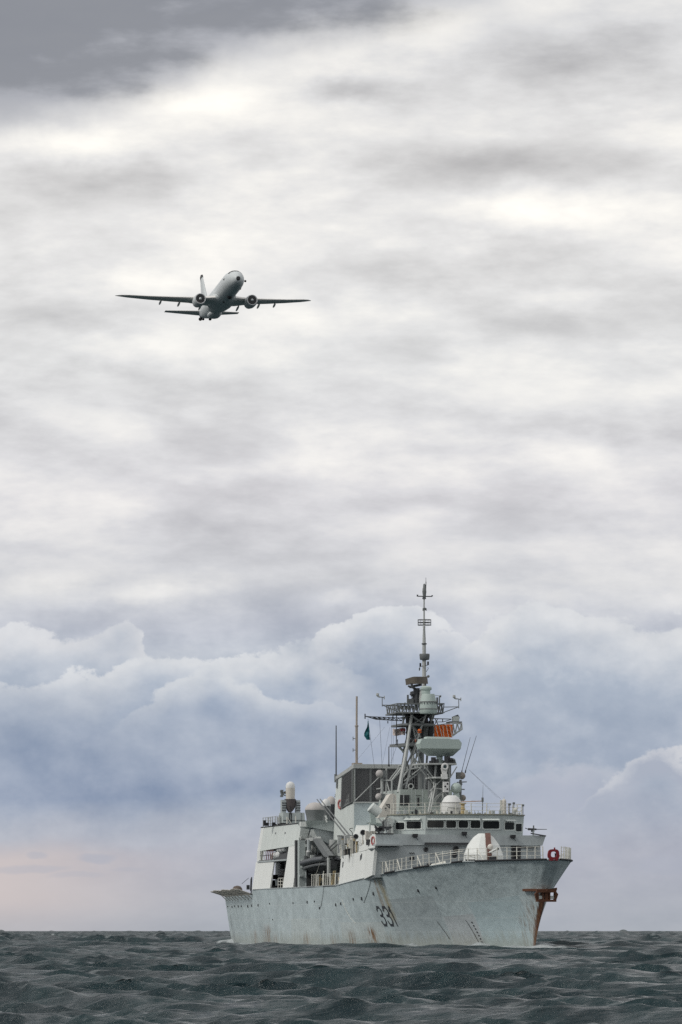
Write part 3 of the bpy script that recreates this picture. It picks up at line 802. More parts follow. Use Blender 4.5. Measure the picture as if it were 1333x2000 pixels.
# lighter lower face panel, doors, pipes and fittings on the front
for px, py, w, h, mt in [(1008, 1665, .9, 1.5, 'black'), (839, 1690, .5, .35, 'dark')]:
    p = at(px, py, AF); g = MB(); g.cbox((p.x, p.y + .06, p.z), w, .1, h); g.build('front_fitting', M[mt], sup)
g = MB(); p, q_ = at(830, 1648, 38.3), at(920, 1647.5, 38.3); g.box(38.1, 38.35, q_.x, p.x, p.z - .1, p.z + .12); g.build('conduit', M['dark'], sup)
g = MB(); p, q_ = at(816, 1650, 38.6), at(832, 1650, 38.6); g.tube(p, q_, .05); g.build('conduit', M['greyd'], sup)
for px, py, r_ in [(832, 1659, .17), (890.5, 1658, .24), (888, 1670, .2), (805, 1676, .16)]:
    p = at(px, py, AF); g = MB(); g.torus(p + Vector((0, .1, 0)), (0, 1, 0), r_, .07, 14, 6); g.cbox(p, r_ * 1.6, .12, r_ * 1.6); g.build('hose_reel', M['dark'], sup)
g = MB()
for k in range(5):                                 # cable run
    p = at(800 + k * 2, 1665 + (k % 2) * 3, AF); q_ = at(802 + k * 2, 1665 + ((k + 1) % 2) * 3, AF); g.tube(p + Vector((0, .06, 0)), q_ + Vector((0, .06, 0)), .03, 4)
g.build('cable', M['dark'], sup)
g = MB()
x0, x1, z0, z1 = at(799, 0, AF).x, at(810, 0, AF).x, at(0, 1683, AF).z, at(0, 1672, AF).z
g.path([V3(38.9, x0, z0), V3(38.9, x0, z1), V3(38.9, x1, z1), V3(38.9, x1, z0)], .03, 4); g.build('pipe', M['dark'], sup)
for pxa, pxb, py in [(740, 800, 1684), (842, 905, 1667), (985, 1050, 1662)]:
    g = MB(); g.tube(at(pxa, py, AF) + Vector((0, .08, 0)), at(pxb, py - 1, AF) + Vector((0, .08, 0)), .035, 4); g.build('pipe', M['grey'], sup)

# wing level band, full beam
zb1s, zb1p = at(735, 1628.5, 38.6).z, at(1060, 1632, 38.6).z
ws, wp = at(734, 1640, 38.6).x, at(1066.5, 1633, 38.6).x
g = MB()
wpl = at(1060, 1655, 38.6).x
lo = zt + .0
g.hexa([V3(38.6, ws - .1, lo), V3(38.6, wpl, lo), V3(45.5, wpl, lo), V3(40.2, ws - .35, lo)],
       [V3(38.6, ws, zb1s), V3(38.6, wp, zb1p), V3(44, wp, zb1p), V3(40.2, ws - .25, zb1s)])
wing = g.build('bridge_wing', M['greyd'], ship)
# under-wing sponsons (shaded trapezoids)
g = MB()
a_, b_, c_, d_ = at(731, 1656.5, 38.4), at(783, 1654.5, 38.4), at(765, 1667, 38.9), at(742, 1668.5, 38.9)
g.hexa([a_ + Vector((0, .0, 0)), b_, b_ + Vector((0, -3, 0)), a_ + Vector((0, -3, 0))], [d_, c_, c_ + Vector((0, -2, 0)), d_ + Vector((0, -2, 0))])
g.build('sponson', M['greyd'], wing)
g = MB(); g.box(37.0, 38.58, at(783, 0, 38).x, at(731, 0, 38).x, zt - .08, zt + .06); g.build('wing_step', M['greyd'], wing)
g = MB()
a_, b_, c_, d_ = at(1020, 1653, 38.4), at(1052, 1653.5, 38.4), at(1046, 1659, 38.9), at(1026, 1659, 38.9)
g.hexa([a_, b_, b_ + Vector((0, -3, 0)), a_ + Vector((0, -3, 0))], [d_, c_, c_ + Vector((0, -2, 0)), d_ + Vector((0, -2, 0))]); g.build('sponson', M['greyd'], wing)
g = MB(); p, q_ = at(733, 1628.2, 38.5), at(769, 1628.6, 38.5); g.tube(p, q_, .06, 5); g.build('wing_coaming', M['black'], wing)
g = MB(); p, q_ = at(1037, 1627.6, 38.5), at(1067, 1632.8, 38.5); g.tube(p, q_, .06, 5); g.build('wing_coaming', M['dark'], wing)
for px, py in [(810, 1632), (906, 1628), (1001, 1634)]:   # floodlights
    p = at(px, py, 38.5); g = MB(); g.hexa([p + Vector((-.25, .1, .1)), p + Vector((.25, .1, .1)), p + Vector((.16, .35, -.2)), p + Vector((-.16, .35, -.2))],
        [p + Vector((-.25, .5, .16)), p + Vector((.25, .5, .16)), p + Vector((.2, .55, -.12)), p + Vector((-.2, .55, -.12))])
    g.cbox(p + Vector((0, 0, 0)), .4, .2, .2); g.tube(p + Vector((.1, .1, 0)), p + Vector((-.3, .2, -.4)), .03, 4); g.build('floodlight', M['black'], wing)

# ------------------------------------------------------------------ bridge
zb0 = min(zb1s, zb1p) - .4
AB = 38.9
zr = at(900, 1590.5, AB).z
outline_lo = [(43.5, 6.7), (42.2, 6.35), (AB + .25, 3.65), (AB + .1, 3.4), (AB + .1, -3.75), (AB + .3, -4.0), (42.0, -6.15), (43.5, -6.4)]
x_fs, x_fp = at(831, 1610, AB).x, at(981, 1610, AB).x
x_ss, x_sp = at(768.5, 1610, 42).x, at(1020.5, 1610, 42).x
x_ps = at(1023.5, 1600, 42).x
lo_r = [(44.5, x_ss), (42, x_ss), (AB, x_fs), (AB, x_fp), (42, x_sp), (44.5, x_sp)]
hi_r = [(44.5, x_ss + .1), (41.9, x_ss + .1), (AB - .25, x_fs), (AB - .25, x_fp), (41.9, x_ps), (44.5, x_ps)]
g = MB()
g.loft([[V3(a, b, zb0) for a, b in lo_r], [V3(a, b, zr - .05) for a, b in hi_r]])
bridge = g.build('bridge', M['grey'], ship)
g = MB()
g.loft([[V3(a - .15, b * 1.01, zr - .05) for a, b in hi_r], [V3(a - .15, b * 1.01, zr + .05) for a, b in hi_r]])
roof = g.build('bridge_roof', M['rust'] if False else paint('roof_edge', (.24, .24, .19), rust=1.0, scale=1.5, var=.15), ship)
def face_pt(px, py, i):                            # point on the slanted bridge face i (edges i, i+1 of the outlines)
    A0, A1 = V3(*lo_r[i], zb0), V3(*lo_r[i + 1], zb0); B0 = V3(*hi_r[i], zr - .05)
    nn = (A1 - A0).cross(B0 - A0).normalized()
    o, d_ = _loc(px, py); tt = (A0 - o).dot(nn) / d_.dot(nn)
    if nn.dot(-d_) < 0: nn = -nn
    return o + d_ * tt, nn
def bridge_window(x0, x1, y0, y1, i, skew=0.0):
    q4 = [face_pt(x0, y1 + skew * 0, i), face_pt(x1, y1, i), face_pt(x1, y0, i), face_pt(x0, y0, i)]
    nn = q4[0][1]; P = [p for p, _ in q4]; cen = sum(P, Vector()) / 4
    g = MB()
    def ringr(k, off, rr=.10):
        pts = []
        w_ = (P[1] - P[0]).normalized(); h_ = (P[3] - P[0]).normalized()
        for j, p in enumerate(P):
            sx = 1 if j in (0, 3) else -1; sy = 1 if j in (0, 1) else -1
            base_ = p - w_ * sx * k - h_ * sy * k
            a1_ = base_ + w_ * sx * rr; a2_ = base_ + h_ * sy * rr
            pts += ([a2_, a1_] if j in (0, 2) else [a1_, a2_])
        return [p + nn * off for p in pts]
    o_, i_, r2_ = ringr(.10, .05), ringr(.0, .06), ringr(.0, .012)
    ob = ringr(.10, -.02)
    n = 8
    g.mesh(o_ + i_ + r2_ + ob, [(k, (k + 1) % n, n + (k + 1) % n, n + k) for k in range(n)] + [(n + k, n + (k + 1) % n, 2 * n + (k + 1) % n, 2 * n + k) for k in range(n)] + [(3 * n + k, 3 * n + (k + 1) % n, (k + 1) % n, k) for k in range(n)])
    g.mi = 1
    g.mesh(r2_, [tuple(range(n))])
    return g.build('window', [M['light'], M['glass']], bridge)
for w in [(773.5, 791, 1606.5, 1620, 1), (795, 823.5, 1604.5, 1618.5, 1), (834.8, 867, 1603, 1616.5, 2), (871.8, 891, 1603, 1616.7, 2), (896, 914.5, 1603, 1616.7, 2),
          (919.5, 938.5, 1603, 1617.2, 2), (943.8, 975.5, 1603.8, 1618.5, 2), (985.5, 1004, 1606, 1620.5, 3), (1007, 1019, 1608.8, 1624, 3)]:
    bridge_window(*w)
for w in [(792.5, 823.5, 1598.3, 1601, 1), (835, 937, 1598.3, 1600.5, 2), (942, 975, 1598.8, 1601.2, 2), (985.5, 1004, 1600.4, 1603.2, 3)]:   # visors
    P = [face_pt(w[0], w[2], w[4]), face_pt(w[1], w[2], w[4]), face_pt(w[1], w[3], w[4]), face_pt(w[0], w[3], w[4])]
    nn = P[0][1]; g = MB(); g.hexa([p for p, _ in P], [P[0][0] + nn * .1, P[1][0] + nn * .1, P[2][0] + nn * .35, P[3][0] + nn * .35]); g.build('visor', M['light'], bridge)
g = MB(); P = [face_pt(769, 1621.5, 1)[0], face_pt(828, 1620, 1)[0]]; g.tube(P[0], P[1], .06); g.build('window_ledge', M['greyd'], bridge)
g = MB(); P = [face_pt(832, 1619.5, 2)[0], face_pt(980, 1620.5, 2)[0]]; g.tube(P[0], P[1], .05); g.build('window_ledge', M['greyd'], bridge)
# roof railings and clutter
rp = [(43.2, x_ss), (41.9, x_ss), (40.4, (x_ss + x_fs) / 2), (AB, x_fs)] + [(AB, x_fs + (x_fp - x_fs) * k / 5) for k in range(1, 6)] + [(40.0, x_fp - .9), (41.2, x_fp - 1.7), (42, x_ps + .2), (44, x_ps + .2), (46, x_ps + .2)]
railing([V3(a, b, zr + .05) for a, b in rp], h=1.05, wires=3, r=.018, mat='rail')
for k in range(26):
    px = 775 + k * 9.6 + random.uniform(-3, 3); a = random.uniform(39.2, 41); p = at(min(px, 1015), 1590, a)
    if abs(p.x) > 6: continue
    g = MB(); w = random.uniform(.12, .4); h = random.uniform(.12, .38)
    g.cbox((p.x, p.y, zr + .05 + h / 2), w, w, h); g.tube((p.x, p.y, zr), (p.x + w * .3, p.y, zr + h + random.uniform(.05, .3)), .03, 4)
    g.build('roof_fitting', M[random.choice(['mastl', 'rail', 'dark', 'greyd'])], ship)

# tall white canister and lamps on the roof's port side
p = at(985, 1592, 40); g = MB(); g.lathe((p.x, p.y, zr), [(.17, 0), (.22, .15), (.22, 1.3), (.18, 1.45), (.05, 1.52)], 12); g.build('satellite_antenna', M['cream'], ship)
g = MB(); q_ = at(979, 1592, 40); g.cbox((q_.x, q_.y, zr + .75), .16, .2, 1.3); g.tube((p.x, p.y, zr + 1.5), (p.x, p.y, zr + 1.75), .03, 4); g.build('antenna_bracket', M['rail'], ship)
for px, py0, py1, a in [(996, 1571, 1594, 40), (1004, 1569, 1595, 41), (1022, 1573, 1597, 42)]:
    p, q_ = at(px, py1, a), at(px, py0, a); g = MB(); g.tube(p, q_, .035, 5); g.cbox(q_, .2, .2, .2); g.build('signal_lamp', M['mast'], ship)
p = at(1007, 1582, 41); g = MB(); g.ball(p, .22, 10); g.tube(p, at(1007, 1595, 41), .05); g.path([at(1012, 1590, 41), at(1020, 1580, 41.5), at(1019, 1595, 41.5)], .04, 4); g.build('gyro_repeater', M['rail'], ship)

# rusty yellow davit with a long arm, whip beside
p = at(904.5, 1592, 40.5); g = MB()
g.lathe((p.x, p.y, zr), [(.22, 0), (.20, .5), (.26, .55), (.18, .6), (.19, 1.0), (.34, 1.05), (.34, 1.15)], 10)
g.build('davit_post', M['rustp'], ship)
q0, q1 = at(902, 1566, 40.5), at(943, 1564.5, 40.5); g = MB(); g.tube(q0, q1, .05); g.cbox(at(925, 1565, 40.5), .4, .12, .1); g.build('davit_arm', paint('pink_rust', (.50, .36, .28), rust=.4), ship)
q0, q1 = at(942.5, 1591, 40.4), at(944, 1533, 40.4); g = MB(); g.tube(q0, q0.lerp(q1, .52), .045); g.tube(q0.lerp(q1, .52), q1, .028, 5, .012); g.cbox(at(943, 1562, 40.4), .18, .18, .42); g.build('whip_antenna', M['mast'], ship)

# white two-tier radome housing on the roof
AR = 42.5
p = at(882.5, 1592, AR); s_ = 20.1; g = MB()
zz0 = at(0, 1592, AR).z
def oct_(cx, cy, r_, z, k=8): return [Vector((cx + r_ * math.cos(2 * math.pi * (j + .5) / k), cy + r_ * math.sin(2 * math.pi * (j + .5) / k), z)) for j in range(k)]
zA, zB, zC, zD, zE = (at(0, y_, AR).z for y_ in (1591, 1576, 1569, 1558, 1553.5))
g.loft([oct_(p.x, p.y, .98, zA, 16), oct_(p.x, p.y, 1.03, zB, 16), oct_(p.x, p.y, .98, zC + .08, 16)])
cer = g.build('radome_housing', M['domel'], ship, smooth=True)
g = MB(); g.loft([oct_(p.x, p.y, 1.0, zC, 16), oct_(p.x, p.y, 1.0, zC + .07, 16)]); g.build('housing_band', M['dark'], cer)
g = MB(); g.loft([oct_(p.x, p.y, .98, zC + .07, 16), oct_(p.x, p.y, .72, zD, 16), oct_(p.x, p.y, .42, zE, 16)]); g.build('housing_cap', M['domel'], cer, smooth=True)
g = MB(); g.path([p + Vector((.6, .95, .4)), p + Vector((.6, 1.1, .7)), p + Vector((-.8, 1.0, .7)), p + Vector((-.9, .8, .3))], .04, 5); g.build('housing_pipe', M['mastl'], cer)

# ------------------------------------------------------------------ mast house behind the bridge
AM = 49.0
x0, x1 = at(783, 1560, AM).x, at(884, 1560, AM).x
zt_ = at(0, 1542, AM).z
g = MB(); g.hexa([V3(AM, x0 + .3, zr - .6), V3(AM, x1, zr - .6), V3(60, x1, zr - .6), V3(60, x0 + .3, zr - .6)], [V3(AM + .1, x0, zt_), V3(AM + .1, x1, zt_), V3(59, x1, zt_), V3(59, x0, zt_)])
mh = g.build('mast_house', M['light'], ship)
mh.data.materials[0] = paint('pale_green_paint', (.40, .45, .42), rust=.5)
g = MB(); z0_, z1_ = at(0, 1573, AM).z, at(0, 1553, AM).z
g.box(AM - .02, AM + .2, at(800, 0, AM).x, at(782, 0, AM).x, z0_, z1_); g.build('shutter', M['dark'], mh)
g = MB(); g.box(AM - .1, AM, at(789.5, 0, AM).x, at(788, 0, AM).x, z0_, z1_ + .05); g.build('shutter_bar', M['mastl'], mh)
g = MB(); g.box(AM - .04, AM + .2, at(862, 0, AM).x, at(853, 0, AM).x, at(0, 1571, AM).z, at(0, 1548, AM).z); g.build('side_door', M['mast'], mh)
for px in (805, 812, 826):
    g = MB(); g.tube(at(px, 1541, AM - .1), at(px, 1592, AM - .1), .03, 4); g.build('pipe', M['greyd'], mh)
g = MB(); q_ = at(817.5, 1566, AM - .4); g.cbox(q_, .18, .2, .8); g.cbox(q_ + Vector((0, 0, .6)), .5, .1, .06); g.build('search_lamp', M['dark'], mh)
# lower house between bridge and mast (flat roof light grey)
g = MB(); g.box(44.4, 60, -5.2, 3.7, zt - .4, zr - .5); g.build('aft_bridge_house', M['grey'], ship)
# roof railing in front of mast house, starboard part
g = MB()
# white slanted panel with black mark
P2 = [(763, 1551), (769, 1550), (774.5, 1553), (775, 1594), (740, 1597), (743, 1586), (747.5, 1576)]
AJ = 46.0
pts = [at(x, y, AJ) for x, y in P2]
g.prism(pts, (0, -1.8, 0)); esm = g.build('slanted_shield', M['cream'], ship)
def mark(pl, r_=.035):
    g = MB()
    for (x_, y_), (x2, y2) in zip(pl[:-1], pl[1:]):
        a_, b_ = at(x_, y_, AJ), at(x2, y2, AJ); g.tube(a_ + Vector((0, .03, 0)), b_ + Vector((0, .03, 0)), r_, 4)
    g.build('painted_mark', M['number'], esm)
mark([(753.5, 1571), (761.5, 1571), (761.5, 1578.5), (755.5, 1572.5)]); mark([(752, 1579), (755, 1578)], .06); mark([(753, 1582.5), (754, 1582)], .04)
g = MB(); g.box(AJ - .05, AJ, at(769.7, 0, AJ).x, at(768.9, 0, AJ).x, at(0, 1594, AJ).z, at(0, 1553, AJ).z); g.build('shield_seam', M['mastl'], esm)

# tilted drum director on pedestal
AD = 44.0
g = MB(); a_, b_ = at(724, 1575.5, AD), at(741, 1589, AD)
ax = (b_ - a_)
g.loft([g.ring(a_, ax, .47, 20), g.ring(a_ + ax * .05, ax, .52, 20), g.ring(b_, ax, .50, 20)]); drum = g.build('director_drum', M['light'], ship, smooth=True)
g = MB(); q_ = at(727, 1583, AD); w_ = .22
g.hexa([q_ + Vector((.1, .2, -1.35)), q_ + Vector((-.4, .2, -1.35)), q_ + Vector((-.4, -.3, -1.35)), q_ + Vector((.1, -.3, -1.35))], [q_ + Vector((.25, .2, .15)), q_ + Vector((-.2, .2, .0)), q_ + Vector((-.2, -.3, .0)), q_ + Vector((.25, -.3, .15))])
g.build('director_pedestal', M['green'], ship)
g = MB(); P_ = [at(722, 1606, AD), at(748, 1608, AD), at(748, 1615, AD), at(723, 1608, AD)]
g.prism(P_, (0, -1.5, 0)); g.build('director_platform', M['green'], ship)
g = MB(); g.tube(at(722.5, 1608, AD), at(722.5, 1625, AD), .09); g.tube(at(735, 1612, AD), at(738, 1627, AD), .07); g.build('platform_post', M['light'], ship)
# heavy machine gun and gear on the starboard wing
def machine_gun(p, yaw, label):
    t_ = thing('machine_gun', label, 'machine gun', p)
    u_ = Vector((math.cos(yaw), math.sin(yaw), 0)); n_ = Vector((-u_.y, u_.x, 0))
    g = MB(); g.tube(p, p + Vector((0, 0, .55)), .09, 8); g.lathe(p, [(.3, 0), (.3, .05)], 10); g.build('pedestal', M['greyd'], t_)
    g = MB(); q_ = p + Vector((0, 0, .62)); g.hexa([q_ + n_ * .12 - u_ * .5 - Vector((0, 0, .1)), q_ - n_ * .12 - u_ * .5 - Vector((0, 0, .1)), q_ - n_ * .12 - u_ * .5 + Vector((0, 0, .12)), q_ + n_ * .12 - u_ * .5 + Vector((0, 0, .12))],
        [q_ + n_ * .1 + u_ * .3 - Vector((0, 0, .08)), q_ - n_ * .1 + u_ * .3 - Vector((0, 0, .08)), q_ - n_ * .1 + u_ * .3 + Vector((0, 0, .08)), q_ + n_ * .1 + u_ * .3 + Vector((0, 0, .08))]); g.build('receiver', M['dark'], t_)
    g = MB(); g.tube(q_ + u_ * .3, q_ + u_ * 1.35, .045, 6, .03); g.build('barrel', M['dark'], t_)
    g = MB(); g.cbox(q_ + n_ * .22 - Vector((0, 0, .1)), .28, .28, .3); g.build('ammunition_box', M['mastd'], t_)
    g = MB(); g.hexa([q_ + u_ * .02 + n_ * .3 - Vector((0, 0, .25)), q_ + u_ * .02 - n_ * .3 - Vector((0, 0, .25)), q_ + u_ * .02 - n_ * .22 + Vector((0, 0, .38)), q_ + u_ * .02 + n_ * .22 + Vector((0, 0, .38))],
        [q_ + u_ * .05 + n_ * .3 - Vector((0, 0, .25)), q_ + u_ * .05 - n_ * .3 - Vector((0, 0, .25)), q_ + u_ * .05 - n_ * .22 + Vector((0, 0, .38)), q_ + u_ * .05 + n_ * .22 + Vector((0, 0, .38))]); g.build('gun_shield', M['mast'], t_)
    g = MB(); g.tube(q_ - u_ * .5 + Vector((0, 0, .0)), q_ - u_ * .8 + Vector((0, 0, .12)), .04); g.build('grip', M['dark'], t_)
    return t_
p = at(1042, 1629, 39.6); p.z = zb1p
machine_gun(p, R(180), 'grey machine gun on the bridge wing right of the bridge windows, barrel pointing right')
p = at(755, 1629, 39.6); p.z = zb1s
machine_gun(p, R(20), 'dark machine gun on the bridge wing left of the bridge windows, among clutter')
for px0, py0, px1, py1, mt, r_ in [(740, 1597, 747, 1607, 'mastl', .07), (747, 1612, 756, 1596, 'mast', .06), (733, 1613, 741, 1627, 'dark', .1), (741, 1615, 752, 1614, 'dark', .09), (765, 1601, 768, 1627, 'mastl', .06), (759, 1603, 757, 1626, 'mastl', .08), (748, 1604, 750, 1624, 'dark', .09)]:
    g = MB(); g.tube(at(px0, py0, 41), at(px1, py1, 41), r_, 6); g.build('wing_gear', M[mt], wing)
for px, py, w, h, mt in [(752, 1606, .45, .5, 'mastl'), (763, 1603, .7, .4, 'light'), (739, 1620, .5, .4, 'black'), (760, 1618, .35, .9, 'mastl'), (748, 1620, .3, .3, 'dark'), (758, 1599, .6, .15, 'rail'), (744, 1626, .5, .3, 'greyd')]:
    g = MB(); q_ = at(px, py, 41.5); g.cbox(q_, w, .5, h); g.build('wing_gear', M[mt], wing)

# ------------------------------------------------------------------ funnel and intakes
FA0, FA1 = 68.0, 78.0
zf = at(0, 1493, FA0).z
zl0 = at(0, 1567, FA0).z                                # bottom of the louvres
xs = at(692, 1560, FA0).x; xp = -4.6
xsb = at(657, 1560, FA1).x
ztb = at(657, 1517.5, FA1).z
g = MB()
zb_ = zd(70)
g.hexa([V3(FA0, xs + .05, zb_), V3(FA0, xp, zb_), V3(FA1 + .3, xp, zb_), V3(FA1 + .3, xsb + .45, zb_)],
       [V3(FA0, xs, zf - .4), V3(FA0, xp, zf - .4), V3(FA1, xp, ztb - .3), V3(FA1, xsb, ztb - .3)])
fun = g.build('funnel', M['light'], ship)
g = MB(); g.box(FA0 - .06, FA0 - .005, xs - .02, xp, zf - 8.5, zl0 + .02); g.build('funnel_front', paint('shaded_front_grey', (.45, .52, .535), rust=.5), fun)  # plate added to dull the front, its shade put into the colour
g = MB()
g.hexa([V3(FA0 - .25, xs + .1, zf - .42), V3(FA0 - .25, xp, zf - .42), V3(FA1 + .1, xp, ztb - .32), V3(FA1 + .1, xsb + .1, ztb - .32)],
       [V3(FA0 - .25, xs + .1, zf), V3(FA0 - .25, xp, zf), V3(FA1 + .1, xp, ztb), V3(FA1 + .1, xsb + .1, ztb)])
g.build('funnel_cap', M['mastl'], fun)
# front intake: recessed dark grid with upright slats and a centre post
def slat_bank(corners, n, depth, name, up=True):
    bl, br, tr_, tl = [Vector(c_) for c_ in corners]
    nn = (br - bl).cross(tl - bl).normalized()
    if nn.y < 0 and abs(nn.y) > abs(nn.x): nn = -nn
    if abs(nn.x) >= abs(nn.y) and nn.x < 0: nn = -nn
    g = MB(); g.face(bl + nn * .02, br + nn * .02, tr_ + nn * .02, tl + nn * .02); o = g.build(name, M['black'], fun)
    g = MB()
    for k in range(n + 1):
        a_ = bl.lerp(br, k / n); b_ = tl.lerp(tr_, k / n)
        g.tube(a_ + nn * depth, b_ + nn * depth, .035, 4)
    m_ = max(3, int(n * .7))
    for k in range(m_ + 1):
        a_ = bl.lerp(tl, k / m_); b_ = br.lerp(tr_, k / m_)
        g.tube(a_ + nn * depth * .6, b_ + nn * depth * .6, .03, 4)
    s = g.build('slats', M['intake'], o); s['kind'] = 'stuff'
    g = MB(); g.path([bl + nn * depth, br + nn * depth, tr_ + nn * depth, tl + nn * depth, bl + nn * depth], .07, 4); g.build('intake_frame', M['mast'], o)
    return o
xm = at(724, 1530, FA0).x; xr = at(784, 1530, FA0).x
slat_bank([V3(FA0 - .02, xs - .08, zl0), V3(FA0 - .02, xm + .05, zl0), V3(FA0 - .02, xm + .05, zf - .45), V3(FA0 - .02, xs - .08, zf - .45)], 16, .14, 'intake_louvre')
slat_bank([V3(FA0 - .02, xm - .05, zl0), V3(FA0 - .02, xr, zl0), V3(FA0 - .02, xr, zf - .45), V3(FA0 - .02, xm - .05, zf - .45)], 24, .14, 'intake_louvre')
slat_bank([V3(FA0 - .02, xr - .1, zl0), V3(FA0 - .02, xp + .2, zl0), V3(FA0 - .02, xp + .2, zf - .45), V3(FA0 - .02, xr - .1, zf - .45)], 16, .14, 'intake_louvre')
def side_x(a, z): 
    f_ = (a - FA0) / (FA1 - FA0); return (xs + (xsb - xs) * f_) + .03
slat_bank([V3(73.9, side_x(73.9, 0) + .1, zl0 - .5), V3(68.15, side_x(68.15, 0) + .02, zl0 + .02), V3(68.15, side_x(68.15, 0), zf - .5), V3(73.9, side_x(73.9, 0), zf - 1.15)], 14, .1, 'intake_louvre')
g = MB(); g.box(FA0 - .16, FA0 - .02, xm + .12, xm - .12, zl0, zf - .4); g.build('intake_post', M['mast'], fun)
# stay across the intake, thin weather line below louvres
g = MB(); g.tube(at(694, 1564, 67.4), at(740, 1519, 66), .05, 5); g.tube(at(690, 1567.5, 67.6), at(770, 1567.3, 67.6), .05, 4); g.build('stay', M['mastl'], fun)
# pale facet and slab in front of the funnel foot
g = MB(); z1_ = at(0, 1611, 66).z; z2_ = at(0, 1625, 62).z
g.hexa([V3(60, 6.0, zb_), V3(60, -5.5, zb_), V3(FA0 + .1, -5.5, zb_), V3(FA0 + .1, 6.2, zb_)], [V3(60, 4.2, z2_), V3(60, -5.2, z2_), V3(FA0 + .1, -5.2, z1_), V3(FA0 + .1, xs - .2, z1_)])
g.build('uptake_casing', M['white'], ship)
# equipment at rear edge of funnel side, cable, life ring
g = MB(); q_ = at(661, 1530, 77); g.cbox(q_, .4, .4, 1.0); g.tube(at(656, 1512, 78), at(656, 1528, 78), .14); g.build('antenna_tuner', M['mast'], fun)
g = MB(); g.path([at(661, 1535, 77.5), at(662, 1556, 77.6), at(660, 1563, 77.7), at(656, 1568, 77.7), at(664, 1568, 77)], .03, 4); g.build('cable', M['dark'], fun)
# antennas on the funnel
def whip(p, q, r0, r1, mt, name='whip_antenna', parent=None, n=6):
    g = MB(); p, q = Vector(p), Vector(q); g.tube(p, q, r0, n, r1); g.tube(p - Vector((0, 0, .1)), p.lerp(q, .05), r0 * 1.8, n); return g.build(name, M[mt], parent or ship)
p0, p1, p2 = at(697, 1493, 69), at(697, 1418, 69), at(697.3, 1360, 69)
g = MB(); g.tube(p0, p1, .135, 10); g.tube(p1, p2, .105, 10); g.lathe(p1, [(.2, -.06), (.2, .06)], 10); g.box(68.5, 69.6, p0.x - .5, p0.x + .4, zf - .05, zf + .15); post = g.build('pole_antenna', M['tan'], ship)
for y_ in (1442.5, 1465):
    g = MB(); a_ = at(697, y_, 69); b_ = at(690, y_, 69); g.tube(a_, b_, .035, 4); g.tube(b_ + Vector((0, 0, .2)), b_ - Vector((0, 0, .2)), .035, 4); g.build('dipole', M['mast'], post)
whip(at(657, 1518, 78), at(657, 1417, 78), .075, .05, 'mastd')
whip(at(760, 1495, 66), at(760, 1458, 66), .06, .045, 'mastd')

# ------------------------------------------------------------------ lattice mast
def T(g, x0, y0, a0, x1, y1, a1, r, n=6, r2=None): g.tube(at(x0, y0, a0), at(x1, y1, a1), r, n, r2)
g = MB()
T(g, 805, 1392, 52.5, 795, 1462, 51.3, .16); T(g, 795, 1462, 51.3, 779, 1548, 50, .21)
T(g, 833, 1392, 52.5, 812, 1455, 52, .10); T(g, 812, 1455, 52, 793, 1540, 50.5, .10)
mast = g.build('lattice_mast', M['mastl'], ship)
g = MB()
T(g, 802, 1400, 57, 797, 1437, 57.5, .2); T(g, 797, 1437, 57.5, 783, 1520, 58.5, .17); T(g, 808, 1395, 57, 788, 1520, 58.5, .09)
for (x0, y0, x1, y1) in [(800, 1420, 794, 1432), (796, 1440, 788, 1470), (793, 1455, 787, 1500)]: T(g, x0, y0, 57.3, x1, y1, 57.8, .12)
g.build('mast_leg', M['mastd'], mast)
g = MB(); T(g, 812, 1440, 56, 823, 1440, 56, .1); T(g, 823, 1395, 57, 823, 1545, 57, .3, 8); g.build('mast_leg', M['mast'], mast)
g = MB(); T(g, 806, 1440, 58, 806, 1500, 58, .2, 6); T(g, 845, 1392, 56, 838, 1430, 55.5, .15); T(g, 838, 1430, 55.5, 830, 1545, 55, .12); g.build('mast_leg', M['mast'], mast)
# enclosed ducts inside the upper bay
for (x0, y0, x1, y1, w, mt) in [(800, 1392, 802, 1440, .42, 'mastd'), (812, 1392, 810, 1470, .3, 'mast'), (820, 1395, 818, 1442, .45, 'mastd'), (832, 1412, 830, 1440, .34, 'mast'), (843, 1408, 841, 1442, .3, 'mastd'), (826, 1394, 828, 1412, .5, 'mastd'), (838, 1392, 846, 1416, .16, 'mastl'), (846, 1416, 847, 1432, .18, 'mastl'), (813, 1440, 811, 1462, .5, 'mastd'), (800, 1445, 797, 1462, .34, 'mastd')]:
    g = MB(); g.tube(at(x0, y0, 55), at(x1, y1, 55.3), w, 8); g.build('mast_duct', M[mt], mast)
# bracing
br = [(804, 1398, 831, 1416), (831, 1398, 806, 1416), (806, 1416, 822, 1440), (826, 1416, 803, 1455), (806, 1416, 816, 1455), (797, 1455, 815, 1500), (812, 1455, 783, 1520), (813, 1462, 824, 1495), (823, 1462, 803, 1500), (806, 1475, 822, 1462), (806, 1478, 823, 1496), (815, 1462, 812, 1490),
      (792, 1480, 806, 1520), (784, 1505, 765, 1526), (765, 1526, 765, 1550), (765, 1526, 779, 1546), (779, 1500, 762, 1522), (790, 1525, 822, 1500), (786, 1535, 826, 1503), (790, 1505, 824, 1498), (786, 1520, 800, 1500), (783, 1540, 806, 1515), (847, 1392, 842, 1410), (850, 1392, 846, 1405), (803, 1392, 786, 1392), (787, 1392, 789, 1412), (787, 1412, 795, 1392)]
for k, (x0, y0, x1, y1) in enumerate(br):
    g = MB(); T(g, x0, y0, 51.5 + (k % 3), x1, y1, 51.5 + (k % 3) + .6, .065 if k % 2 else .085, 5); g.build('mast_brace', M['mastl' if k % 3 else 'mast'], mast)
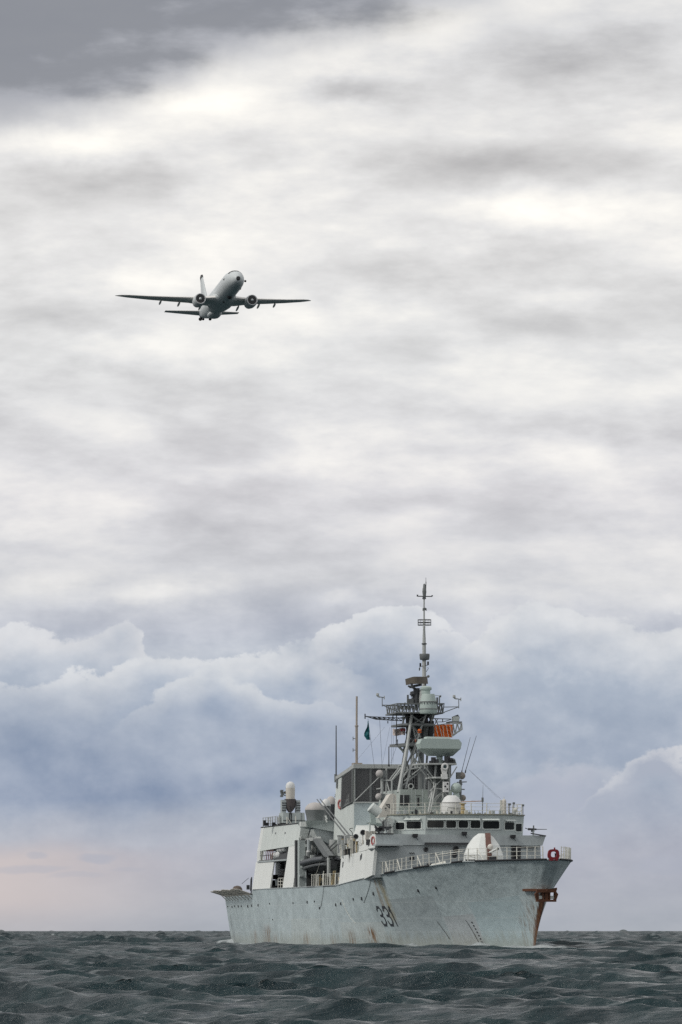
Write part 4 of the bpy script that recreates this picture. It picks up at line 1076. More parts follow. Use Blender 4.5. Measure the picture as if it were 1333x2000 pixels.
# platforms
def platform(pts, th, mt, name='mast_platform'):
    g = MB(); g.prism([Vector(p) for p in pts], (0, 0, th)); return g.build(name, M[mt], mast)
def plat(x0, x1, y, a0, a1, th=.12, mt='mast', trim=.5):
    l, r_ = at(x0, y, a0), at(x1, y, a0); z = l.z
    return platform([(l.x, -a0 - trim, z), (l.x - trim, -a0, z), (r_.x + trim, -a0, z), (r_.x, -a0 - trim, z), (r_.x, -a1, z), (l.x, -a1, z)], th, mt)
plat(776.5, 868, 1393, 51.6, 57.5, .14)
plat(776.5, 868, 1376, 51.6, 52.0, .07)
g = MB()
tl, tr_ = at(776.5, 1374, 51.7), at(868, 1374, 51.7); bl, b2 = at(776.5, 1392, 51.7), at(868, 1392, 51.7)
g.truss(tl, tr_, bl, b2, 13, .05); g.truss(tl, tl + Vector((0, -5.5, 0)), bl, bl + Vector((0, -5.5, 0)), 5, .05); g.truss(tr_, tr_ + Vector((0, -5.5, 0)), b2, b2 + Vector((0, -5.5, 0)), 5, .05)
g.truss(tl + Vector((0, -5.5, 0)), tr_ + Vector((0, -5.5, 0)), bl + Vector((0, -5.5, 0)), b2 + Vector((0, -5.5, 0)), 11, .05)
for k in range(13):
    a_ = tl.lerp(tr_, (k + .5) / 13); g.cbox(a_ - Vector((0, .3, .4)), random.uniform(.1, .3), .2, random.uniform(.2, .6))
g.build('platform_truss', M['mast'], mast)
plat(786, 850, 1416.5, 52, 57.5, .2, 'mast')
plat(800, 848, 1400, 53, 57.5, .12, 'mastd')
platform([at(776.5, 1459, 53), at(800, 1456, 52), at(824, 1456, 52), at(824, 1456, 52) + Vector((0, -5, 0)), at(781, 1456, 52) + Vector((0, -5, 0))], .28, 'mast')
g = MB(); T(g, 779, 1496, 52, 793, 1496, 52, .12); T(g, 779, 1458, 53, 790, 1469, 55, .12); g.build('mast_strut', M['mastl'], mast)
# left yard
g = MB(); g.truss(at(717, 1399.5, 54), at(788, 1402.5, 54), at(735, 1405, 54), at(788, 1408, 54), 7, .045)
T(g, 715, 1399, 54, 735, 1405, 54, .05); T(g, 713.5, 1394, 54, 713.5, 1404, 54, .06); T(g, 713.5, 1399, 54, 720, 1399.5, 54, .045); T(g, 768, 1396, 54, 768, 1408, 54, .05); T(g, 764, 1408, 54, 769, 1396, 54, .04); T(g, 758, 1408, 54, 758, 1413, 54, .05)
g.build('signal_yard', M['mastd'], mast)
g = MB(); T(g, 775, 1392, 53, 774.5, 1454, 53, .05); T(g, 775, 1447, 53, 777, 1447, 53, .04); T(g, 777, 1444, 53, 777, 1455, 53, .04); T(g, 772, 1454, 53, 778, 1454, 53, .05); g.build('dipole_antenna', M['mastd'], mast)
# right yard and cantilever
g = MB(); T(g, 848, 1403.5, 54, 882, 1404.5, 54, .05); T(g, 850, 1410, 54, 866, 1410, 54, .04); T(g, 866, 1410, 54, 882, 1405, 54, .04); T(g, 865, 1404, 54, 865, 1410, 54, .05); T(g, 850, 1403, 54, 856, 1416, 54, .05); T(g, 856, 1403, 54, 848, 1418, 54, .04)
g.build('signal_yard', M['mast'], mast)
g = MB(); g.truss(at(885, 1412, 53), at(902, 1413.5, 53), at(885, 1437, 53), at(902, 1424, 53), 2, .08); T(g, 848, 1417, 53, 885, 1412, 53, .06); T(g, 848, 1440, 53, 882, 1439, 53, .06); T(g, 880, 1439, 53, 903, 1424, 53, .09); T(g, 902, 1412, 53, 903, 1425, 53, .07); T(g, 884, 1437, 55, 902, 1424, 55, .06)
T(g, 848, 1440, 54, 850, 1416, 54, .06); T(g, 868, 1415, 53, 868, 1440, 53, .05); T(g, 885, 1412, 53, 885, 1438, 53, .05); T(g, 876, 1440, 53.5, 902, 1425, 54.5, .05)
g.build('cantilever', M['mastl'], mast)
g = MB(); a_, b_ = at(880, 1411, 53), at(903, 1411.5, 53); g.hexa([a_, b_, b_ + Vector((0, -2, 0)), a_ + Vector((0, -2, 0))], [a_ + Vector((0, 0, .12)), b_ + Vector((0, 0, .12)), b_ + Vector((0, -2, .12)), a_ + Vector((0, -2, .12))]); g.build('cantilever_deck', M['mast'], mast)
g = MB(); q_ = at(890, 1405, 53.5); g.cbox(q_, .6, .6, .55); g.cbox(q_ + Vector((0, 0, -.32)), .75, .75, .12); g.build('navigation_radar_box', M['light'], mast)
g = MB(); q_ = at(890, 1400, 53.5); g.hexa([q_ + Vector((.35, .1, -.14)), q_ + Vector((-.35, -.1, .08)), q_ + Vector((-.35, -.2, .08)), q_ + Vector((.35, 0, -.14))], [q_ + Vector((.3, .1, .02)), q_ + Vector((-.3, -.1, .24)), q_ + Vector((-.3, -.2, .24)), q_ + Vector((.3, 0, .02))]); g.build('radar_arm', M['mastd'], mast)
g = MB(); T(g, 896.5, 1398, 53.5, 896.5, 1409, 53.5, .05); T(g, 895, 1402, 53.5, 898, 1402, 53.5, .07); g.build('stub_antenna', M['mast'], mast)
# wind-vane arms
def vane(xe, ye, xr_, yr_, x_in, y_in, dirx):
    g = MB(); T(g, xe, ye, 52, x_in, ye + .5, 52, .045); T(g, xe, ye, 52, x_in, y_in, 52, .045); T(g, xe, ye + 3, 52, xe, ye - 14, 52, .04)
    T(g, xe - 6 , ye - 16, 52, xe + 4, ye - 14.5, 52, .05); g.build('vane_arm', M['mast'], mast)
    g = MB(); q_ = at(xe - 9, ye - 19, 52); g.lathe(q_ + Vector((0, -.02, -.1)), [(.1, 0), (.16, .1), (.13, .3), (.02, .32)], 8); T(g, xe - 9, ye - 17, 52, xe - 4, ye - 15.5, 52, .08); g.build('wind_sensor', M['mastl'], mast); g = MB(); T(g, xe + 4, ye - 18, 52, xe + 4, ye - 11, 52, .05); g.build('wind_sensor', M['mastl'], mast)
vane(747, 1377, 0, 0, 778, 1390, 1)
vane(896.5, 1380.5, 0, 0, 868, 1391, -1)
# short stubs on platform
for px, y0, y1, r_ in [(791.5, 1372, 1376, .06), (796, 1357, 1376, .05), (854.5, 1362, 1374, .1), (859, 1359, 1374, .05), (861, 1358, 1362, .07), (798, 1357, 1376, .05)]:
    g = MB(); T(g, px, y1, 52.5, px, y0, 52.5, r_, 6); g.build('stub_antenna', M['mast'], mast)
g = MB(); T(g, 842, 1357, 52.5, 859, 1359, 52.5, .03); T(g, 858.5, 1359, 52.5, 858.5, 1376, 52.5, .05); g.build('lamp_bracket', M['mastl'], mast)
# drum radome on the platform, front
def at_lathe(px, ys, a, halfw, mat, name, parent, n=24, smooth=True):
    pr = []; s_ = FPX / (450 + a)
    c_ = at(px, ys[0], a)
    for y_, w_ in zip(ys, halfw): pr.append((w_ / s_, at(px, y_, a).z - c_.z))
    g = MB(); g.lathe(c_, pr, n); return g.build(name, M[mat] if isinstance(mat, str) else mat, parent, smooth=smooth)
dr = at_lathe(837, [1394, 1391, 1382, 1371.5, 1370, 1358, 1355.5], 50.6, [16, 17.6, 17, 16.3, 15.8, 13, 12], 'green', 'drum_radome', mast)
for y_ in (1371, 1385):
    g = MB(); q_ = at(837, y_, 50.6); g.lathe(q_, [(.86 if y_ < 1380 else .89, -.05), (.88 if y_ < 1380 else .91, 0), (.86 if y_ < 1380 else .89, .05)], 24); g.build('radome_band', M['mast'], dr)
for k in range(9):
    an = R(-80 + k * 20); q_ = at(837, 1374, 50.6) + Vector((math.sin(an) * .87, math.cos(an) * .87, 0)); g = MB(); g.cbox(q_, .08, .08, .14); g.build('bolt', M['mast'], dr)
at_lathe(832, [1356, 1351, 1347], 51.4, [8.5, 9, 8.3], 'green', 'dome_collar', dr)
at_lathe(832.5, [1349.5, 1347, 1343, 1340.5, 1339.8], 51.4, [7, 11, 11.2, 8, 2], 'green', 'disc_radome', dr)
at_lathe(827, [1375, 1352, 1346], 52.5, [8, 7.5, 6], 'mastl', 'radome_neck', dr)
# sea-search radar: brown curved reflector on a pedestal
g = MB(); n = 10; fr, bk = [], []
cz = at(812, 1329, 53); 
lo_, hi_ = [], []
for k in range(n + 1):
    f_ = k / n; x = 793 + 42 * f_; yb = 1337 - 2.5 * f_ ** .8 + (4 * abs(f_ - .5) ** 2); yt = 1321.5 + 4.5 * max(0, .35 - f_) / .35
    dp = 53 + 1.0 * (2 * f_ - 1) ** 2 - 1.0
    lo_.append(at(x + 1.5, yb, dp)); hi_.append(at(x, yt, dp))
for k in range(n):
    g.hexa([lo_[k], lo_[k + 1], lo_[k + 1] + Vector((0, -.3, 0)), lo_[k] + Vector((0, -.3, 0))], [hi_[k], hi_[k + 1], hi_[k + 1] + Vector((0, -.3, 0)), hi_[k] + Vector((0, -.3, 0))])
rad = g.build('search_reflector', paint('brown_reflector', (.13, .115, .095), var=.15, rust=.3), mast)
g = MB(); T(g, 800, 1342, 52.6, 824, 1337, 52.6, .14); T(g, 804, 1334, 52.3, 806, 1344, 52.3, .12); T(g, 798, 1340, 52.6, 812, 1345, 53, .1); g.build('reflector_frame', M['mastd'], rad)
g = MB(); T(g, 814, 1344, 53, 814, 1376, 53, .33, 8); T(g, 808, 1352, 53, 803, 1358, 53, .2); T(g, 803, 1356, 53, 820, 1353, 53, .3); T(g, 807, 1362, 53, 807, 1376, 53, .16); T(g, 821, 1365, 53, 821, 1376, 53, .16); g.cbox(at(812, 1364, 53.4), .5, .5, 1.1); g.build('reflector_pedestal', M['mastd'], rad)
g = MB(); g.cbox(at(802, 1370, 53), .55, .5, .5); g.build('equipment_box', M['mast'], mast)
# pole mast
pm = at_lathe(829, [1376, 1342, 1340, 1288, 1286, 1281, 1277, 1256, 1255, 1246, 1228, 1224, 1223, 1200, 1190, 1164], 54, [4.6, 4.6, 4.1, 3.9, 3.8, 3.8, 3.7, 3.6, 3.4, 3.2, 2.2, 2.6, 1.9, 1.7, 1.5, 1.4], 'mastl', 'pole_mast', ship, 12)
at_lathe(829.7, [1289, 1287.5, 1279, 1277], 54, [8, 9.5, 10.3, 9.8], 'mast', 'mast_collar', pm, 14)
at_lathe(829, [1258.5, 1256.5], 54, [5.2, 5.2], 'mastd', 'mast_flange', pm, 12)
at_lathe(829.3, [1168, 1166, 1163, 1156, 1154, 1149, 1148, 1142, 1140], 54, [2, 3.2, 3.2, 4.2, 3.9, 3.4, 2.8, 2.4, 1], 'mast', 'mast_head', pm, 10)
g = MB(); T(g, 832, 1162, 54, 832.5, 1136, 54, .04); T(g, 832.3, 1136, 54, 832.4, 1128, 54, .02, 4); g.build('lightning_spike', M['mastd'], pm)
g = MB(); T(g, 816, 1164.5, 54, 844, 1165, 54, .055); T(g, 816, 1161.5, 54, 815.5, 1165, 54, .08); T(g, 844.5, 1162.5, 54, 844.5, 1165, 54, .08); T(g, 829, 1170, 54, 829, 1161, 54, .2, 8, .12); g.build('cross_arm', M['mastd'], pm)
g = MB(); T(g, 829.5, 1192, 54, 829.5, 1187, 54, .14); T(g, 826.5, 1193, 54, 826.5, 1188, 54, .04); T(g, 833, 1193, 54, 833, 1188, 54, .04); g.build('mast_fitting', M['mast'], pm)
g = MB(); cc = at(829.5, 1216, 54)
for dz in (.28, 0, -.25): g.torus(cc + Vector((0, 0, dz)), (0, 0, 1), .66 if dz else .62, .028, 14, 4)
for k in range(8):
    e = Vector((math.cos(k * math.pi / 4), math.sin(k * math.pi / 4), 0)) * .66
    g.tube(cc + e + Vector((0, 0, .3)), cc + e - Vector((0, 0, .3)), .025, 4)
    if k % 2 == 0: g.tube(cc, cc + e * .95, .045, 4)
g.build('ring_antenna', M['mastd'], pm)
for px, y0 in [(821.5, 1300), (836.5, 1297)]:
    g = MB(); T(g, px, y0 - 5, 53.6, px, y0 + 2, 53.6, .09, 8); T(g, 829, 1300, 54, px, y0 + 2, 53.6, .03, 4); g.build('mast_lamp', M['black'], pm)
g = MB(); T(g, 820, 1305, 53.6, 819.5, 1310, 53.6, .08, 8, .04); T(g, 821, 1300, 53.6, 820, 1306, 53.6, .03, 4); T(g, 833, 1312, 54, 837, 1306, 54, .025, 4); T(g, 837, 1306, 54, 836, 1303, 54, .025, 4); g.build('mast_lamp', M['mastd'], pm)
g = MB(); g.ball(at(830.8, 1328.5, 53.4), .1, 8); lampo = g.build('anchor_lamp', M['amber'], pm)
g = MB(); T(g, 831, 1330, 53.5, 831, 1339, 53.5, .1); T(g, 829, 1325, 53.6, 837, 1320, 53.5, .06); g.ball(at(837, 1321, 53.5), .14, 8); g.build('lamp_bracket', M['mast'], pm)

# orange netting lashed to the right cantilever, and bundles lower down
t_ = thing('orange_netting', 'bright orange netting lashed along the right side of the lattice mast', 'netting', at(866, 1428, 52.8))
g = MB(); nx, nz = 10, 6; P_ = {}
for i in range(nx + 1):
    for j in range(nz + 1):
        x = 849 + 35 * i / nx; yt = 1416.5 - 2 * i / nx; yb = 1440
        P_[i, j] = at(x, yt + (yb - yt) * j / nz + random.uniform(-.8, .8), 52.9 + random.uniform(-.12, .12))
for i in range(nx):
    for j in range(nz): g.face(P_[i, j], P_[i + 1, j], P_[i + 1, j + 1], P_[i, j + 1])
g.build('net_cloth', M['orange'], t_)
for k in range(5):
    g = MB(); x = 851 + k * 7; T(g, x, 1417, 52.7, x + random.uniform(2, 7), 1440, 52.7, .035, 4); g.build('lashing', M['rail'], t_)
for lb, pos_, w in [('small orange bundle tied high between the mast legs', (820, 1428), .21), ('small dull orange bundle low between the mast legs', (813, 1447), .13)]:
    p = at(*pos_, 51.0); t_ = thing('orange_bundle', lb, 'bundle', p)
    g = MB(); g.ball(p, w, 8, 1.1); g.build('bundle_cloth', M['orange'], t_)
    g = MB(); g.tube(p + Vector((0, .1, -w * 1.2)), p + Vector((0, .1, w * 1.2)), .05, 4); g.torus(p, (0, 0, 1), w, .04, 10, 4); g.build('bundle_lashing', M['mastd'], t_)

# ------------------------------------------------------------------ box radar on its tower forward of the mast
AB2 = 46.5
bf = MB()
def radpt(x, y, a=AB2 - 1.6): return at(x, y, a)
front = [radpt(821, 1450), radpt(824.5, 1441.5), radpt(834, 1442), radpt(897, 1444), radpt(902.5, 1450.5), radpt(900.5, 1462.5), radpt(823, 1461.5)]
front = [radpt(820.5, 1452), radpt(825, 1442.5), radpt(897, 1444), radpt(902.5, 1451.5), radpt(900.5, 1462.5), radpt(823, 1461.5)]
bf.prism(front, (0, -1.9, 0)); rb = bf.build('box_radar', M['green'], ship)
bf = MB(); l0, l1, l2, l3 = radpt(823, 1461.5), radpt(900.5, 1462.5), radpt(885, 1476.5, AB2 - .6), radpt(839, 1476, AB2 - .6)
bf.hexa([l0, l1, l1 + Vector((0, -1.9, 0)), l0 + Vector((0, -1.9, 0))], [l3, l2, l2 + Vector((0, -.9, 0)), l3 + Vector((0, -.9, 0))]); bf.build('radar_underside', M['green'], rb)
bf = MB(); l0, l1 = radpt(834, 1442.5), radpt(881, 1443.5); bf.hexa([l0, l1, l1 + Vector((0, -1.6, 0)), l0 + Vector((0, -1.6, 0))], [l0 + Vector((-.05, -.1, .2)), l1 + Vector((.05, -.1, .2)), l1 + Vector((.05, -1.5, .2)), l0 + Vector((-.05, -1.5, .2))]); bf.build('radar_lid', M['green'], rb)
at_lathe(859, [1492, 1486, 1484, 1477, 1468], AB2, [11, 10, 6, 6.5, 9], 'green', 'radar_pedestal', rb, 16)
twr = MB()
T(twr, 852, 1494, 45.6, 846, 1560, 45.3, .11); T(twr, 866, 1494, 45.6, 866, 1560, 45.3, .11); T(twr, 846, 1540, 45, 836, 1592, 44, .09); T(twr, 852, 1530, 45, 840, 1592, 44, .06)
T(twr, 878, 1494, 45.6, 878, 1545, 45.4, .1); T(twr, 843, 1494, 47, 843, 1560, 47, .2)
for (x0, y0, x1, y1) in [(829, 1496, 848, 1520), (840, 1545, 868, 1518), (848, 1560, 872, 1540), (862, 1541, 876, 1556), (838, 1560, 846, 1540), (842, 1575, 866, 1546), (840, 1590, 860, 1572), (846, 1566, 866, 1545), (893, 1497, 880, 1518), (820, 1500, 836, 1520), (850, 1540, 872, 1541), (836, 1512, 846, 1530), (842, 1573, 862, 1574), (846, 1586, 868, 1578)]:
    T(twr, x0, y0, 44.8, x1, y1, 45.2, .055, 5)
tower = twr.build('radar_tower', M['mastl'], ship)
g = MB()
for x_, w_ in [(842, .3), (853, .35), (862, .3), (871, .3)]: T(g, x_, 1495, 47, x_, 1558, 47, w_, 8)
g.cbox(at(871, 1505, 46.8), .9, .9, 1.4); g.build('cable_trunk', M['mast'], tower)
g = MB(); l, r_ = at(820, 1493, 44.6), at(895, 1494, 44.6); z = l.z; g.prism([(l.x, -45.2, z), (l.x - .9, -44.5, z), (r_.x + .5, -44.5, z), (r_.x, -45.2, z), (r_.x, -48, z), (l.x, -48, z)], (0, 0, .14)); g.build('radar_platform', M['mastl'], tower)
g = MB(); l, r_ = at(843, 1520, 44.6), at(879, 1520, 44.6); z = l.z; g.prism([(l.x, -45.0, z), (l.x - .4, -44.3, z), (r_.x + .3, -44.3, z), (r_.x, -45.2, z), (r_.x, -47.5, z), (l.x, -47.5, z)], (0, 0, .14)); g.build('radar_platform', M['mastl'], tower)
g = MB()
for x_, y_, w_, h_ in [(847, 1485, .4, .6), (874, 1483, .5, .6), (880, 1486, .5, .5), (842, 1489, .3, .3), (871, 1489, .4, .3), (852, 1487, .5, .4), (884, 1488, .5, .35)]:
    g = MB(); g.cbox(at(x_, y_, 45.4), w_, .5, h_); g.build('drive_gear', M['dark'], rb)
g = MB(); q4 = [at(882, 1480, 46), at(889, 1482, 46), at(892, 1491, 46), at(876, 1491, 46)]; g.prism(q4, (0, -.8, 0)); g.build('drive_cover', M['green'], rb)
# electro-optical director: ring with lens
p = at(869.5, 1497.5, 44.2); g = MB(); g.torus(p, V3(-1, 0, 0), .26, .11, 18, 8); g.hexa([p + Vector((.34, 0, -.1)), p + Vector((-.3, 0, -.1)), p + Vector((-.3, -.4, -.1)), p + Vector((.34, -.4, -.1))], [p + Vector((.2, 0, -.75)), p + Vector((-.15, 0, -.75)), p + Vector((-.15, -.4, -.75)), p + Vector((.2, -.4, -.75))])
g.cbox(p + Vector((.03, -.2, -.95)), .55, .5, .5); eo = g.build('optical_director', M['domel'], tower)
g = MB(); g.lathe(p + Vector((0, .02, 0)), [(.19, 0), (.19, .03)], 14, ax=(0, 1, 0)); g.build('director_lens', M['lens'], eo)
p = at(871, 1537, 44.2); g = MB(); g.cbox(p, .5, .5, 1.0); g.build('sensor_head', M['domel'], tower)
for dx_, dz_ in [(.12, .30), (-.1, .05), (.1, -.22)]:
    g = MB(); g.lathe(p + Vector((dx_ * -1, .26, dz_)), [(.09, 0), (.09, .02)], 8, ax=(0, 1, 0)); g.build('sensor_eye', M['black'], tower)
g = MB(); p = at(891.5, 1539.5, 44.5); g.ball(p, .54, 18); g.tube(p - Vector((0, 0, .5)), p - Vector((0, 0, .95)), .3, 10, .36); g.build('ball_radome', M['green'], ship, smooth=True)
for (x_, y_, r_, bx) in [(902.5, 1515, .36, 896), (904.5, 1558.5, .31, 898.5)]:
    g = MB(); p = at(x_, y_, 45.5); g.ball(p, r_, 14); o = g.build('jammer_ball', M['brown'], ship, smooth=True)
    g = MB(); q_ = at(bx, y_, 45.5); g.cbox(q_, .42, .5, r_ * 1.8); g.build('jammer_box', M['mast'], o)
g = MB(); T(g, 900, 1523, 45.5, 899, 1592, 45.5, .13); T(g, 893, 1528, 45.5, 912, 1527, 45.5, .06); T(g, 900, 1527, 45.5, 903, 1533, 45.5, .14, 6, .05); T(g, 896, 1541, 45.5, 908, 1542, 45.5, .06); g.build('jammer_post', M['mast'], ship)
for (x_, y_, r_, bx) in [(742, 1511.5, .40, 750.5), (740.5, 1556, .35, 748)]:
    g = MB(); p = at(x_, y_, 52); g.ball(p, r_, 14); o = g.build('jammer_ball', M['dome'], ship, smooth=True)
    g = MB(); q_ = at(bx, y_, 52); g.cbox(q_, .36, .5, r_ * 1.7); g.build('jammer_box', M['mast'], o)
g = MB(); T(g, 746.5, 1518, 52.3, 746.5, 1575, 52.3, .14); T(g, 736, 1541, 52.3, 750, 1539, 52.3, .07); T(g, 755, 1500, 52.2, 755, 1556, 52.2, .08); T(g, 748, 1524, 52.3, 766, 1524, 51, .06); T(g, 748, 1550, 52.3, 766, 1551, 51, .06); T(g, 755, 1524, 52, 762, 1548, 51.5, .06); T(g, 766, 1524, 51, 766, 1552, 51, .07); T(g, 766, 1524, 51, 784, 1500, 51, .1)
g.build('jammer_post', M['mastl'], ship)
p = at(803, 1536, 50); g = MB(); g.torus(p, (0, 1, 0), .24, .07, 14, 6); g.cbox(p - Vector((0, .2, .1)), .4, .3, .6); o = g.build('loud_hailer', M['mastl'], ship)
g = MB(); g.lathe(p, [(.2, 0), (.2, .02)], 12, ax=(0, 1, 0)); g.build('hailer_mouth', M['black'], o)
whip(at(902, 1508, 46), at(919, 1440, 46), .03, .018, 'mastd'); whip(at(909, 1508, 46), at(931, 1437, 46), .035, .02, 'mastd')
# stays and signal halyards
def wire(x0, y0, a0, x1, y1, a1, r_=.012, sag=0.0, name='stay_wire'):
    p, q_ = at(x0, y0, a0), at(x1, y1, a1); g = MB(); pts = [p.lerp(q_, k / 6) - Vector((0, 0, sag * 4 * (k / 6) * (1 - k / 6))) for k in range(7)]
    g.path(pts, r_, 4); return g.build(name, M['mastd'], ship)
wire(916, 1503, 45, 978, 1560, 40); wire(916, 1503, 45, 972, 1558, 40, .01)
wire(719, 1404, 54, 732, 1500, 58, .014, name='halyard'); wire(742, 1406, 54, 747, 1500, 58, .014, name='halyard'); wire(766, 1408, 54, 765, 1495, 58, .012, name='halyard'); wire(770, 1410, 54, 768, 1490, 58, .010, name='halyard')
wire(700, 1482, 69, 752, 1420, 56, .009); wire(775, 1457, 54, 764, 1490, 60, .012); wire(762, 1420, 54, 748, 1490, 60, .008)
# flags
t_ = thing('pennant', 'teal pennant hanging from the left end of the signal yard', 'flag', at(719, 1410, 54))
g = MB(); rows = [(1408, 719.5, 720), (1413, 718.6, 720.4), (1420, 717, 721), (1426, 714, 721.6), (1432, 712, 722), (1437, 712.2, 722.5), (1441, 715, 723), (1445, 717, 723.2)]
for (y0, l0, r0), (y1, l1, r1) in zip(rows[:-1], rows[1:]):
    n = 4
    for k in range(n):
        def pt(y_, l_, r_, f_): return at(l_ + (r_ - l_) * f_, y_, 54) + Vector((0, .12 * math.sin(f_ * 7 + y_ * .2), 0))
        g.face(pt(y0, l0, r0, k / n), pt(y0, l0, r0, (k + 1) / n), pt(y1, l1, r1, (k + 1) / n), pt(y1, l1, r1, k / n))
o = g.build('flag_cloth', M['teal'], t_); sm = o.modifiers.new('thick', 'SOLIDIFY'); sm.thickness = .02
g = MB(); q_ = at(717.5, 1432, 53.6); g.hexa([q_ + Vector((.12, 0, -.14)), q_ + Vector((-.12, 0, -.14)), q_ + Vector((-.12, -.02, -.14)), q_ + Vector((.12, -.02, -.14))], [q_ + Vector((.12, 0, .1)), q_ + Vector((-.12, 0, .16)), q_ + Vector((-.12, -.02, .16)), q_ + Vector((.12, -.02, .1))]); g.build('flag_emblem', paint('pale_teal', (.05, .2, .22)), t_)
t_ = thing('ensign', 'pale ensign with a red leaf flying left of the mast', 'flag', at(790, 1428, 56))
g = MB(); n = 12
for k in range(n):
    def pt(f_, s_): return at(767.5 + 24 * f_, (1423 if s_ else 1436) + 1.2 * math.sin(f_ * 6) + (-1 if s_ else 1) * f_ * .5, 56) + Vector((0, .15 * math.sin(f_ * 9), 0))
    g.face(pt(k / n, 0), pt((k + 1) / n, 0), pt((k + 1) / n, 1), pt(k / n, 1))
o = g.build('flag_cloth', M['cloth'], t_); sm = o.modifiers.new('thick', 'SOLIDIFY'); sm.thickness = .02
g = MB(); q_ = at(785.5, 1426, 55.6)
leaf = [(0, -.3), (.05, -.1), (.28, -.14), (.2, .0), (.33, .14), (.16, .12), (.1, .16), (.12, .34), (0, .24), (-.12, .34), (-.1, .16), (-.16, .12), (-.33, .14), (-.2, .0), (-.28, -.14), (-.05, -.1)]
cen = q_
for (a_, b_) in zip(leaf, leaf[1:] + leaf[:1]): g.face(cen, q_ + Vector((a_[0] * .6, 0, a_[1] * .6)), q_ + Vector((b_[0] * .6, 0, b_[1] * .6)))
g.face(at(790, 1423, 55.6), at(792.5, 1423, 55.6), at(792.5, 1428, 55.6), at(790, 1428, 55.6))
g.build('maple_leaf', M['clothred'], t_)
g = MB(); q_ = at(772, 1428, 55.7); g.path([q_ + Vector((.15, 0, -.2)), q_ + Vector((-.1, 0, .15)), q_ + Vector((-.2, 0, .0)), q_ + Vector((.1, 0, .12))], .03, 4); g.build('flag_badge', M['brown'], t_)

# ------------------------------------------------------------------ midships, starboard side
def side_b(z): return 8.05 - .15 * (z - 6.5)
def shell(a0, a1, z0, z1, th=.15, da0=0.0, da1=0.0, mt='white', name='side_screen', db=0.0, z1b=None):
    g = MB(); z1b = z1 if z1b is None else z1b
    q = [V3(a0, side_b(z0) + db, z0), V3(a1, side_b(z0) + db, z0), V3(a1 + da1, side_b(z1b) + db, z1b), V3(a0 + da0, side_b(z1) + db, z1)]
    g.hexa(q, [p + Vector((-th, 0, 0)) for p in q]); return g.build(name, M[mt], ship)
def za(a, y, b=7.5): 
    s_ = FPX / (450 + a * math.cos(TH) - b * math.sin(TH)); return CAM_H + (1818 - y) / s_
# forward white bulwark 42..59
def bulb(a, z): return it(a, [AF, 46, 59.4], [fb_s, 8.05, 8.0]) - .10 * (z - zd(a))
def strip_wall(stations, mt, name, th=.3):
    g = MB()
    for (a0, z0, z1), (a1, z2, z3) in zip(stations[:-1], stations[1:]):
        q = [V3(a0, bulb(a0, z0), z0), V3(a1, bulb(a1, z2), z2), V3(a1, bulb(a1, z3), z3), V3(a0, bulb(a0, z1), z1)]
        g.hexa(q, [p + Vector((-th, 0, 0)) for p in q])
    return g.build(name, M[mt], ship)
st_ = [(38.66, zd(38.66) - .1, za(38.7, 1655.5))] + [(a_, zd(a_) - .1, za(a_, it(a_, [38.7, 59], [1655.5, 1673]))) for a_ in (41, 43.5, 46, 49, 52, 55)] + [(59.2, 6.4, za(59, 1673))]
bul = strip_wall(st_, 'white', 'side_bulwark')
st_ = [(a_, za(a_, it(a_, [38.7, 59], [1655.5, 1673])) + .03, za(a_, it(a_, [38.6, 43.5, 45, 49.6, 50.2], [1629, 1633, 1640, 1655, 1661]))) for a_ in (38.62, 41, 43.5, 45, 47.5, 49.6, 50.2)]
up = strip_wall(st_, 'white', 'wing_bulwark')
for x_, y_, w_, h_ in [(703.5, 1677, .10, .35), (705, 1673, .08, .3), (668.5, 1689, .09, .3)]:
    g = MB(); q_ = atb(x_, y_, 7.9); 
    bb_ = bulb(-q_.y, q_.z) + .03; g.prism([Vector((bb_, q_.y + w_ * 3, q_.z - h_)), Vector((bb_, q_.y - w_ * 3, q_.z - h_)), Vector((bb_ - .05, q_.y - w_ * 3, q_.z + h_)), Vector((bb_ - .05, q_.y + w_ * 3, q_.z + h_))], (-.05, 0, 0)); g.build('vent_slot', M['dark'], bul)
g = MB(); q_ = atb(720, 1645, bulb(43, 11)); g.cbox(q_ + Vector((.02, 0, 0)), .15, 1.4, .55); g.build('starboard_lamp_box', M['black'], up)
# boat bay: dark recess back wall and deckhead
INB = 4.6
g = MB(); g.box(59, 84, -INB, INB, 6.45, za(70, 1655)); g.build('inner_house', M['greyd'], ship)
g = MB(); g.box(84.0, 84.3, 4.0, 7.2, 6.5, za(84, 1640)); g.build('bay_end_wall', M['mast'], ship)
# tall strip and hangar side screens
shell(84.0, 90.0, 6.5, za(84, 1635), mt='white', name='side_screen', z1b=za(90, 1639))
shell(97.6, 108.6, 6.5, za(98, 1681), mt='white', z1b=za(108.6, 1684.5))
hang = None
zh = za(106, 1617, 6)
